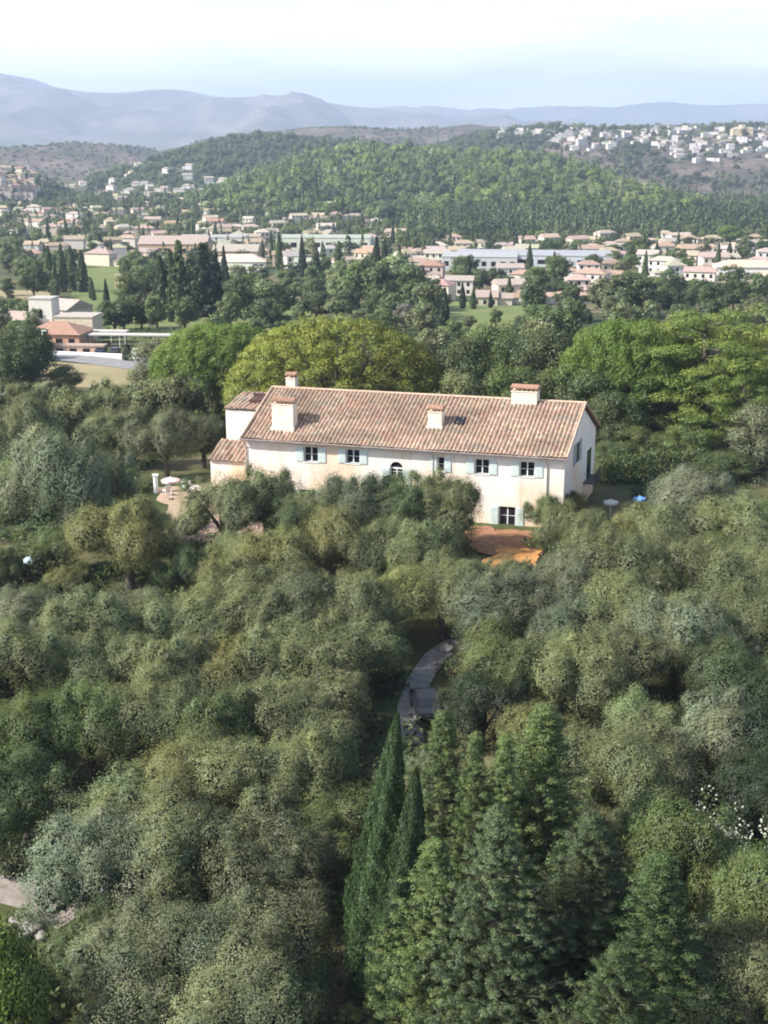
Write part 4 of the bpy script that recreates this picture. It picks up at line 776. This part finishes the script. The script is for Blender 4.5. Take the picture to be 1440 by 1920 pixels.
def canopy(u, v, L_, label):
    q = K(u, v); o = thing('canopy', label, 'canopy', q, R_(-4), 'flat canopies of the golf club'); mb = MB(); mb.box(-L_ / 2, L_ / 2, -1.6, 1.6, 2.7, 2.95); mb.obj('roof', CONC, o)
    for x in np.linspace(-L_ / 2 + .4, L_ / 2 - .4, 5):
        for y in (-1.4, 1.4): mb = MB(); mb.tube([(x, y, -.3), (x, y, 2.7)], .09, 5); mb.obj('post', WHITE, o)
canopy(186, 643, 14, 'short flat white canopy beside the cream club block'); canopy(228, 650, 32, 'long flat white canopy reaching towards the dark cedars')
for i, (u, v, c, l) in enumerate([(132, 661, (.03, .03, .035), 'black car parked first in the club car park row'), (162, 662, (.55, .56, .58), 'silver car second in the club car park row'), (190, 664, (.02, .03, .06), 'dark blue car in the middle of the club car park'), (216, 666, (.03, .03, .03), 'black car right of the dark blue one in the car park'), (240, 668, (.35, .05, .04), 'red car near the right end of the club car park'), (256, 669, (.6, .6, .6), 'white car beside the red one in the car park')]):
    q = K(u, v); car((q[0], q[1], q[2] + .17), R_(80 + i * 3), c, l)
q = K(160, 668); mb = MB()
mb.box(-21, 21, -.15, .15, -.5, .75); o = mb.obj('low_wall', WHITE); o.location = q; o.rotation_euler = (0, 0, R_(-14)); tag(o, 'long low white wall between the access road and the club car park', 'wall')
q = K(84, 690); o = thing('lamp_post', 'tall thin pale lamp post beside the access road', 'lamp post', q); mb = MB(); mb.tube([(0, 0, -.3), (0, 0, 7.5)], [.12, .07], 7); mb.obj('pole', WHITE, o); mb = MB(); mb.box(-.1, .9, -.12, .12, 7.45, 7.6); mb.obj('lamp_head', WHITE, o)
q = hit(5, 790); box_house('outbuilding', 'white flat outbuilding peeking between olives at the left edge', 'building', (q[0] - 3, q[1], q[2]), R_(10), [(-4, 4, -3, 3, 3.6, 'flat')], (.75, .74, .72), (.7, .7, .68), None, [(-1, .5, -3, 1, 2)])

# ------------------------------------------------------------------ town houses
WALLC = [((.66, .64, .60), 'white'), ((.64, .59, .50), 'cream'), ((.60, .51, .43), 'pinkish'), ((.52, .44, .33), 'ochre'), ((.52, .51, .50), 'greyish')]
ROOFC = [((.35, .255, .19), 'terracotta'), ((.38, .31, .25), 'faded clay'), ((.42, .37, .31), 'pale tan'), ((.34, .225, .165), 'red clay')]
SHAPES = ['gable', 'hip', 'gable', 'hip']
TAKEN = []
def scatter(u0, u1, v0, v1, n, sep, fn=None, y0=250, seed=0, tries=4000):
    """points of the terrain inside a region, apart from each other"""
    g = random.Random(seed); P = []
    for _ in range(tries):
        if len(P) >= n: break
        u = g.uniform(u0, u1); v = g.uniform(v0, v1)
        if fn and not fn(u, v): continue
        p = hit(u, v, 0, y0)
        if p is None: continue
        if all((p[0] - q[0]) ** 2 + (p[1] - q[1]) ** 2 > (sep + q[5]) ** 2 / 4 for q in TAKEN): q = (p[0], p[1], p[2], u, v, sep); P.append(q); TAKEN.append(q)
    return P
NROW = ['nearest', 'second', 'third', 'fourth', 'fifth', 'sixth', 'seventh', 'eighth', 'ninth', 'tenth', 'eleventh', 'twelfth']
def rows(P, per=14):
    """yields (point, row word, ordinal) - rows by distance, ordinals from the left"""
    P = sorted(P, key=lambda p: p[1])
    for r in range(0, len(P), per):
        for i, p in enumerate(sorted(P[r:r + per], key=lambda p: p[3])): yield p, NROW[r // per], ORD[i]
def blocks_for(g, big=1.):
    L_ = g.uniform(8, 13) * big; D = g.uniform(6.5, 9) * big; h = g.choice([3.2, 3.4, 5.6, 5.8, 6.0]); k = g.choice(SHAPES); B = [(-L_ / 2, L_ / 2, -D / 2, D / 2, h, k)]
    if g.random() < .6: l2 = g.uniform(4, 7); sd_ = g.choice([-1, 1]); B.append((L_ / 2 - .01, L_ / 2 + l2, -D * .35, D * .35, 2.9, k) if sd_ > 0 else (-L_ / 2 - l2, -L_ / 2 + .01, -D * .35, D * .35, 2.9, k))
    return B, h, L_, D
def town(P, zone, group, wmix, rmix, win, per=14, seed=1, big=1., box=False):
    g = random.Random(seed)
    for p, rw, od in rows(P, per):
        B, h, L_, D = blocks_for(g, big); wc, wn = WALLC[g.choice(wmix)]; rc, rn = ROOFC[g.choice(rmix)]
        if box and g.random() < .5: B = [(b[0], b[1], b[2], b[3], b[4] + g.choice([0, 2.8]), 'flat' if g.random() < .6 else b[5]) for b in B]
        ws = []
        if win:
            for fl in range(2 if h > 5 else 1):
                for k in range(3 if L_ < 12 else 4): x = -L_ / 2 + L_ * (k + .5) / (3 if L_ < 12 else 4); ws.append((x - .55, x + .55, -D / 2, .9 + fl * 2.8, 2.3 + fl * 2.8))
        lab = f"{'two-storey' if h > 5 else 'low'} {wn} house, {rn} roof, {od} from left, {rw} row {zone}"
        box_house('villa', lab, 'house', (p[0], p[1], p[2]), g.uniform(-.5, .5), B, jit(wc, .05), jit(rc, .12), group, ws)
# large buildings first
def hall(u, v, L_, D, h, wc, rc, label, rz=0., k='flat', nw=8):
    q = K(u, v); TAKEN.append((q[0], q[1], q[2], u, v, L_ * .8)); TAKEN.append((q[0] - L_ * .35, q[1], q[2], u, v, D)); TAKEN.append((q[0] + L_ * .35, q[1], q[2], u, v, D))
    box_house('warehouse', label, 'building', q, R_(rz), [(-L_ / 2, L_ / 2, -D / 2, D / 2, h, k)], wc, rc, 'large halls in the valley town', [(-L_ / 2 + (i + .25) * L_ / nw, -L_ / 2 + (i + .75) * L_ / nw, -D / 2, h * .35, h * .7) for i in range(nw)], rt=PLASTER)
hall(610, 470, 54, 26, 8, (.60, .62, .52), (.33, .36, .30), 'long pale green flat hall in the middle of the valley town', -3)
hall(1000, 497, 72, 30, 5.5, (.50, .52, .54), (.31, .32, .34), 'long grey metal hall right of the middle of the valley town', -8)
hall(900, 503, 34, 26, 6, (.5, .5, .5), (.34, .35, .36), 'white hall joined to the left of the grey metal hall', -6)
hall(400, 466, 40, 22, 7, (.55, .53, .51), (.34, .33, .32), 'long white flat hall left of the pale green hall', -2)
hall(330, 482, 36, 18, 7.5, (.52, .38, .26), (.34, .28, .24), 'ochre hall with long pale roof above the dark cypress group', -2, 'gable')
hall(445, 492, 22, 14, 6, (.54, .44, .30), (.34, .30, .26), 'yellow ochre hall under the long white hall', -2, 'gable')
hall(1395, 532, 24, 11, 7, (.76, .74, .70), (.60, .42, .33), 'large white villa with rows of arched windows near the right edge', -3, 'hip', 9)
hall(450, 505, 24, 14, 4, (.7, .66, .62), (.62, .46, .38), 'wide low tiled market hall behind the cypress tips', 3, 'hip')
town(scatter(1075, 1450, 452, 560, 52, 17, seed=11), 'below the wooded hill', 'villas of the valley town on the right', [0, 0, 1, 1, 2], [0, 1, 1, 2], True, seed=21)
town(scatter(780, 1075, 460, 575, 30, 17, seed=12), 'round the grey metal hall', 'villas of the valley town round the grey hall', [0, 1, 1, 2], [0, 1, 2, 2], True, seed=22)
town(scatter(400, 760, 395, 520, 50, 17, lambda u, v: v > 395 + max(0, (560 - u)) * .15, seed=13), 'mid valley', 'villas of the valley town in the middle', [0, 0, 1, 2], [0, 1, 2], True, seed=23)
town(scatter(20, 420, 395, 500, 52, 17, seed=14), 'left valley', 'villas of the valley town on the left', [0, 1, 2, 2], [0, 1, 1], False, seed=24)
town(scatter(130, 430, 345, 400, 34, 19, seed=15), 'on the green slope', 'villas on the green slope', [0, 0, 1, 2], [1, 2, 2], False, seed=25)
town(scatter(210, 420, 305, 345, 9, 28, seed=18), 'high on the green hill', 'villas high on the green hill', [0, 0], [2, 2], False, seed=28)
town(scatter(-40, 62, 318, 376, 50, 9, seed=16), 'of the old town', 'tightly packed old town houses', [1, 2, 2, 3], [0, 0, 1, 3], False, seed=26, box=True)
town(scatter(-40, 75, 372, 405, 12, 15, seed=19), 'under the old town', 'houses at the foot of the old town', [0, 0, 1], [1, 2], False, seed=29)
VT = [(945, 262, 1440, 305), ]
def vill(u, v): return v < 262 + (u - 940) * .09 + 12 * math.sin(u * .03)
PV = scatter(938, 1450, 243, 312, 120, 23, vill, seed=17, tries=6000)
PV = sorted(PV, key=lambda p: p[1])
town(PV[:60], 'on the village hill', 'white houses on the village hill', [0, 0, 4, 0], [2, 2, 1], False, per=15, seed=27, big=.95, box=True)
def house_mass(P):
    """the farther houses of the village hill, beyond the ones built singly"""
    g = random.Random(3); mb = MB()
    for p in P:
        B, h, L_, D = blocks_for(g, 1.0); a = g.uniform(-.5, .5); ca, sa = math.cos(a), math.sin(a); T = lambda x, y, z: (p[0] + x * ca - y * sa, p[1] + x * sa + y * ca, p[2] + z)
        for b in B: mb.box(b[0], b[1], b[2], b[3], -2, b[4] + 1, T); mb.box(b[0] - .4, b[1] + .4, b[2] - .4, b[3] + .4, b[4] + 1.01, b[4] + 1.5, T)
    tag(mb.obj('distant_houses', simple('far_walls', [(.3, (.42, .39, .35)), (.7, (.56, .54, .52))], .05, coord='Object')), kind='stuff')
house_mass(PV[60:])
q = hit(1390, 256, 0, 800); box_house('villa', 'large sand coloured mansion with central turret on the village hill top', 'house', q, 0, [(-16, 16, -7, 7, 11, 'hip'), (-3, 3, -8, 8, 17, 'flat')], (.62, .50, .34), (.5, .42, .34))
q = hit(500, 333, 0, 800); 

# ------------------------------------------------------------------ trees of the valley
def far_tree(p, kind, tn, h, w, label, group):
    g = rnd
    if kind == 'cypress_tree': var, vh, vw, cat = g.choice(CF), 12, 2.6, 'cypress'
    elif kind == 'conifer_tree': var, vh, vw, cat = g.choice(KF), 13, 6.4, 'conifer'
    elif kind == 'stone_pine': var, vh, vw, cat = g.choice(SPF), 8, 10, 'umbrella pine'
    else: var, vh, vw, cat = g.choice(BF), 9, 8, 'tree'
    plant(kind, var, (p[0], p[1], p[2]), (w / vw, w / vw, h / vh), g.uniform(0, 6.28), tn, label, cat, group)
def grove(P, kind, tns, hr, wr, zone, group, per=14, tall=None):
    kn = {'cypress_tree': 'cypress', 'conifer_tree': 'conifer', 'stone_pine': 'umbrella pine', 'broadleaf_tree': 'leafy tree'}[kind]
    for p, rw, od in rows(P, per):
        tn = rnd.choice(tns); far_tree(p, kind, tn, rnd.uniform(*hr), rnd.uniform(*wr), f"{TINT[tn][1]} {kn}, {od} from left, {rw} row {zone}", group)
# chosen ones: (u, top v, y, kind, width m)
KEY = [(88, 462, 470, 'c'), (112, 458, 475, 'c'), (132, 462, 480, 'c'), (150, 470, 470, 'c'), (100, 490, 450, 'c'), (60, 500, 440, 'b'), (170, 520, 440, 'c'), (197, 524, 345, 'C'), (175, 540, 430, 'k'), (334, 450, 375, 'k'), (300, 480, 385, 'c'), (320, 470, 385, 'c'), (355, 480, 375, 'k'), (380, 455, 372, 'K'), (400, 470, 378, 'K'), (420, 462, 500, 'C'), (250, 520, 430, 'b'),
       (270, 500, 440, 'B'), (230, 560, 330, 'b'), (212, 560, 325, 'b'), (262, 550, 332, 'b'), (292, 556, 328, 'b'), (318, 540, 352, 'C'), (345, 555, 328, 'b'), (380, 520, 420, 'k'), (522, 436, 560, 'C'), (566, 442, 560, 'C'), (592, 462, 520, 'k'), (635, 452, 560, 'k'), (705, 445, 480, 'C'), (720, 450, 485, 'C'), (750, 460, 480, 'C'), (690, 480, 410, 'b'), (740, 480, 412, 'b'), (770, 500, 405, 'b'), (715, 500, 402, 'b'),
       (835, 540, 342, 'C'), (868, 530, 420, 'C'), (888, 540, 415, 'C'), (920, 545, 420, 'k'), (955, 520, 450, 'k'), (1000, 530, 440, 'k'), (805, 530, 365, 'b'), (1080, 530, 385, 'k'), (1180, 512, 368, 'B'), (1140, 520, 372, 'b'), (1215, 525, 374, 'b'), (450, 520, 365, 'b'), (500, 525, 368, 'b'), (430, 550, 340, 'b'), (540, 540, 430, 'b'), (590, 520, 440, 'b'), (640, 515, 430, 'b'), (480, 560, 370, 'b'), (560, 570, 360, 'b'), (650, 570, 350, 'b'), (760, 570, 330, 'g'), (790, 590, 320, 'g'),
       (1340, 532, 372, 'b'), (1290, 545, 400, 'b'), (1400, 560, 380, 'b'), (1440, 575, 350, 'b'), (945, 490, 620, 'U'), (1370, 425, 800, 'U'), (20, 560, 430, 'b'), (10, 520, 450, 'b'), (30, 585, 330, 'b'), (160, 620, 330, 'b'), (125, 625, 350, 'b'), (1020, 570, 350, 'b'), (1060, 560, 370, 'b'), (880, 590, 330, 'b'), (930, 580, 340, 'b'), (980, 590, 310, 'b'), (1100, 580, 340, 'b'), (850, 600, 300, 'b'), (900, 610, 280, 'b'), (1150, 560, 360, 'b'), (240, 693, 268, 'C'), (700, 560, 360, 'b'), (610, 590, 310, 'b'), (530, 600, 300, 'b'), (830, 570, 340, 'C')]
KEYP = {}
for i, (u, vt, y, k) in enumerate(KEY):
    x, zt = at_y(u, vt, y); zg = float(H(x, y)); h = max(3.5, zt - zg); KEYP.setdefault(k, []).append(((x, y, zg, u, vt, 6), h)); TAKEN.append((x, y, zg, u, vt, 7))
KI = {'c': ('cypress_tree', ['c', 'd'], .24, 'broad dark', 'before the left valley town'), 'C': ('cypress_tree', ['c', 'k'], .17, 'narrow', 'along the valley lawns'), 'k': ('conifer_tree', ['d', 'k', 'c'], .42, 'pointed', 'on the valley lawns'), 'K': ('conifer_tree', ['k'], .5, 'massive', 'beside the ochre hall'), 'b': ('broadleaf_tree', ['m', 'd', 'g', 'd', 'b'], 1.0, 'large', 'of the golf course'), 'B': ('broadleaf_tree', ['d'], 1.15, 'very large', 'of the golf course'), 'g': ('broadleaf_tree', ['G'], 1.0, 'half bare', 'behind the huge umbrella pine'), 'U': ('stone_pine', ['m', 'l'], 1.5, 'lone', 'in the valley town')}
for k, L_ in KEYP.items():
    nm, tns, ra, ad_, zone = KI[k]; hh = {id(p): h for p, h in L_}
    for p, rw, od in rows([p for p, _ in L_], 12):
        tn = rnd.choice(tns); h = hh[id(p)]; h = min(h, 26); far_tree(p, nm, tn, h, max(2, h * ra * rnd.uniform(.9, 1.15)), f"{ad_} {TINT[tn][1]} {'umbrella pine' if k == 'U' else nm.split('_')[0]} tree, {od} from left, {rw} row {zone}", 'single trees of the valley')
def golf(u, v): return not (135 < u < 235 and 490 < v < 605) and not (60 < u < 300 and v > 605) and not (0 < u < 110 and 545 < v < 600) and not (330 < u < 380 and 545 < v < 600)
def golf2(u, v): return golf(u, v) and not (840 < u < 990 and 575 < v < 640) and not (30 < u < 310 and v > 580)
grove(scatter(0, 1440, 500, 600, 70, 11, golf2, y0=250, seed=31), 'broadleaf_tree', ['m', 'd', 'g', 'd', 'm'], (7, 12), (8, 12), 'of the valley woods', 'leafy trees of the valley woods')
grove(scatter(400, 1440, 590, 690, 46, 9, golf2, y0=180, seed=32), 'broadleaf_tree', ['m', 'd', 'g', 'g', 'b'], (6, 10), (7, 11), 'between the golf course and the farmhouse', 'leafy trees between the golf course and the farmhouse')
grove(scatter(0, 90, 600, 720, 12, 9, None, y0=180, seed=33), 'broadleaf_tree', ['m', 'd', 'b'], (5, 8), (6, 9), 'left of the access road', 'leafy trees left of the access road')
grove(scatter(0, 1440, 440, 560, 60, 9, golf, seed=34), 'cypress_tree', ['c', 'd', 'k'], (8, 14), (2.2, 3.6), 'scattered through the valley town', 'cypresses of the valley town')
grove(scatter(0, 1440, 430, 560, 90, 9, golf, seed=35, tries=8000), 'broadleaf_tree', ['m', 'd', 'g', 'm', 'l'], (5, 9), (6, 10), 'among the valley town houses', 'leafy trees among the valley town houses')
grove(scatter(760, 1440, 455, 575, 34, 8, None, seed=36, tries=8000), 'broadleaf_tree', ['m', 'd', 'd', 'm', 'c'], (6, 10), (8, 12), 'shading the right town', 'big leafy trees shading the right part of the valley town')

# ------------------------------------------------------------------ woods nobody could count
def template(seed, kind, nf):
    g = np.random.default_rng(seed)
    if kind == 'round':
        Lc = [np.array([g.normal() * 1.6, g.normal() * 1.6, 4.4 + g.normal() * 1.1]) for _ in range(9)]; V, Q, T = lobed(Lc, [1.75] * 9, nf / 9 / 38, .85, .7, .9, .45, .10, .04, .25, seed, 0, .10, rn=.28)
    elif kind == 'spire':
        z = g.random(nf); a = g.uniform(0, 6.28, nf); r = 1.5 * (1 - z) ** .6; P = np.stack([r * np.cos(a), r * np.sin(a), 1 + z * 10], 1); nn = np.stack([np.cos(a), np.sin(a), a * 0 + .3], 1) + .4 * g.normal(size=(nf, 3)); nn /= np.linalg.norm(nn, axis=1)[:, None]; V, Q = quads(P, nn, 1.7, .9, g); T = np.concatenate([np.clip(1 + .12 * g.normal(size=(nf, 1)), .5, 1.5) * np.ones((1, 3)), nn], 1)
    elif kind == 'fern':
        Lc = [np.array([g.normal() * .8, g.normal() * .8, .7 + g.random() * .6]) for _ in range(5)]; V, Q, T = lobed(Lc, [.8] * 5, nf / 5 / 8, .34, .2, .8, .5, .12, .04, .3, seed, 0, .12)
    else:
        Lc = [np.array([g.normal() * .9, g.normal() * .9, .8 + g.random() * .6]) for _ in range(4)]; V, Q, T = lobed(Lc, [1.] * 4, nf / 4 / 13, 1.1, .8, .8, .5, .12, .04, .3, seed, 0, .12)
    return V.reshape(-1, 4, 3), T
TP = {k: [template(900 + i * 7 + len(k), k, n) for i in range(5)] for k, n in (('round', 420), ('spire', 60), ('bush', 40), ('fern', 150))}
def mass(name, P, kinds, tints, srange, seed):
    """P (n,2) positions; one mesh of many crowns"""
    g = np.random.default_rng(seed); Vs, Ts = [], []; zz = H(P[:, 0], P[:, 1])
    tn = np.array([TINT[t][0] for t in tints]); patchy = fbm(P[:, 0] / 70, P[:, 1] / 90, 3, seed)
    for i in range(len(P)):
        k = kinds[g.integers(len(kinds))]; V, T = TP[k][g.integers(5)]; s = g.uniform(*srange); a = g.uniform(0, 6.28); ca, sa = math.cos(a) * s, math.sin(a) * s
        X = V[..., 0] * ca - V[..., 1] * sa + P[i, 0]; Y = V[..., 0] * sa + V[..., 1] * ca + P[i, 1]; Z = V[..., 2] * s * g.uniform(.85, 1.2) + zz[i] - .3
        j = int(np.clip((patchy[i] * .5 + .5 + g.normal() * .22) * len(tn), 0, len(tn) - 1)); Vs.append(np.stack([X, Y, Z], -1)); ta = T[:, 3:]; Ts.append(np.concatenate([np.clip(T[:, :3] * tn[j] * g.uniform(.8, 1.2), 0, 1), np.stack([(ta[:, 0] * ca - ta[:, 1] * sa) / s, (ta[:, 0] * sa + ta[:, 1] * ca) / s, ta[:, 2]], 1)], 1))
    V = np.concatenate(Vs).reshape(-1, 3); Q = np.arange(len(V)).reshape(-1, 4); return tag(link(name, mesh_np(name, V, Q, FOL, np.concatenate(Ts)), color=(1, 1, 1)), kind='stuff')
def field(x0, x1, y0, y1, step, keep, seed, clear=8):
    g = np.random.default_rng(seed); xs = np.arange(x0, x1, step); ys_ = np.arange(y0, y1, step); X, Y = np.meshgrid(xs, ys_); X = (X + g.uniform(-.45, .45, X.shape) * step).ravel(); Y = (Y + g.uniform(-.45, .45, Y.shape) * step).ravel()
    k = (np.abs(X) < .36 * Y + 25) & keep(X, Y)
    X, Y = X[k], Y[k]; A = np.array([(t[0], t[1], max(clear, t[5] * .62)) for t in TAKEN]) if TAKEN else np.zeros((0, 3)); ok = np.ones(len(X), bool)
    for ax, ay, ar in A: ok &= (X - ax) ** 2 + (Y - ay) ** 2 > ar ** 2
    return np.stack([X[ok], Y[ok]], 1)
def uv_of(X, Y, Z):
    d = Y * math.cos(PIT) - (Z - CZ) * math.sin(PIT); up = Y * math.sin(PIT) + (Z - CZ) * math.cos(PIT); return 720 + F * X / d, 960 - F * up / d
hw = lambda X, Y: (wooded(X, Y) >= h0(X, Y) - .5) & (wooded(X, Y) >= shoulder(X, Y) - 1) & (Y < 1620)
mass('woodland', field(-260, 560, 930, 1620, 11.5, hw, 51), ['round'] * 14 + ['spire'], ['k', 'd', 'c', 'd', 'm', 'm', 'p', 'm', 'p', 'g'], (1.1, 2.2), 61)
def foot(X, Y):
    u, v = uv_of(X, Y, H(X, Y)); return (u > 760) & (v > 412) & (v < 446) & (Y > 800)
mass('pine_wood', field(0, 560, 820, 1150, 7, foot, 52), ['spire', 'spire', 'round'], ['k', 'd', 'd', 'c'], (.9, 1.3), 62)
hs = lambda X, Y: (shoulder(X, Y) >= h0(X, Y) - .5) & (shoulder(X, Y) >= wooded(X, Y)) & (shoulder(X, Y) > burnt_left(X, Y)) & (Y < 2300) & (fbm(X / 120, Y / 150, 3, 4) > -.55)
mass('hillside_trees', field(-760, 300, 1350, 2300, 13, hs, 53, 17), ['round', 'round', 'bush'], ['k', 'd', 'd', 'c', 'm'], (1.0, 1.8), 63)
def vfl(X, Y):
    u, v = uv_of(X, Y, h0(X, Y)); return (Y > 560) & (h0(X, Y) > wooded(X, Y) + 1) & (v < 500) & ~((v > 470) & (u > 120) & (u < 260))
mass('town_trees', field(-560, 620, 560, 1500, 11.5, vfl, 54, 8), ['round', 'round', 'spire', 'bush'], ['d', 'm', 'k', 'g', 'm', 'd'], (.7, 1.2), 64)
hv = lambda X, Y: (village(X, Y) > h0(X, Y)) & (village(X, Y) >= wooded(X, Y)) & (Y < 2500) & ((Y > 1950) | (fbm(X / 90, Y / 90, 3, 8) > .1))
mass('village_hill_trees', field(60, 1000, 1500, 2500, 13, hv, 55, 15), ['round', 'bush', 'round'], ['k', 'd', 'd', 'g'], (.8, 1.5), 65)
hb = lambda X, Y: (np.maximum(burnt_mid(X, Y), np.maximum(burnt_left(X, Y), village(X, Y))) > np.maximum(h0(X, Y), np.maximum(wooded(X, Y), shoulder(X, Y)))) & (fbm(X / 200, Y / 200, 3, 12) > -.1)
mass('scrub', field(-1100, 1100, 1400, 3100, 24, hb, 56), ['bush'], ['k', 'd', 'b', 'G'], (1.2, 2.6), 66)
ho = lambda X, Y: (oldtown(X, Y) > h0(X, Y)) & (X > -560)
mass('old_town_trees', field(-560, -250, 1100, 1600, 15, ho, 57, 8), ['round', 'spire'], ['k', 'd', 'm'], (.6, 1.1), 67)
gz = np.random.default_rng(77)
def under(X, Y):
    u, v = uv_of(X, Y, H(X, Y)); return (Y > 40) & (Y < 330) & ~((Y > 111) & (Y < 150) & (np.abs(X) < 26)) & ~((u > 850) & (u < 1030) & (v > 985) & (v < 1085)) & ~((u > 290) & (u < 500) & (v > 890) & (v < 1010)) & ~((u > 60) & (u < 330) & (v > 640) & (v < 735)) & ~((u > 740) & (u < 900) & (v > 1180) & (v < 1400)) & ~((u < 160) & (v > 1600) & (v < 1790)) & (fbm(X / 9, Y / 9, 3, 2) > -.5)
mass('undergrowth', field(-110, 110, 40, 330, 2.2, under, 58, 0), ['fern'], ['k', 'd', 'c', 'd', 'm'], (.45, 1.05), 68)

# ------------------------------------------------------------------ air
mb = MB(); mb.box(-18000, 18000, -900, 20500, -420, 760); m = bpy.data.materials.new('air'); m.use_nodes = True; t = m.node_tree; t.nodes.clear()
pv = t.nodes.new('ShaderNodeVolumePrincipled'); pv.inputs['Color'].default_value = (.60, .75, 1, 1); pv.inputs['Density'].default_value = 1.2e-4; pv.inputs['Anisotropy'].default_value = .1
ow = t.nodes.new('ShaderNodeOutputMaterial'); t.links.new(pv.outputs[0], ow.inputs['Volume'])
tag(mb.obj('haze', m), kind='stuff')
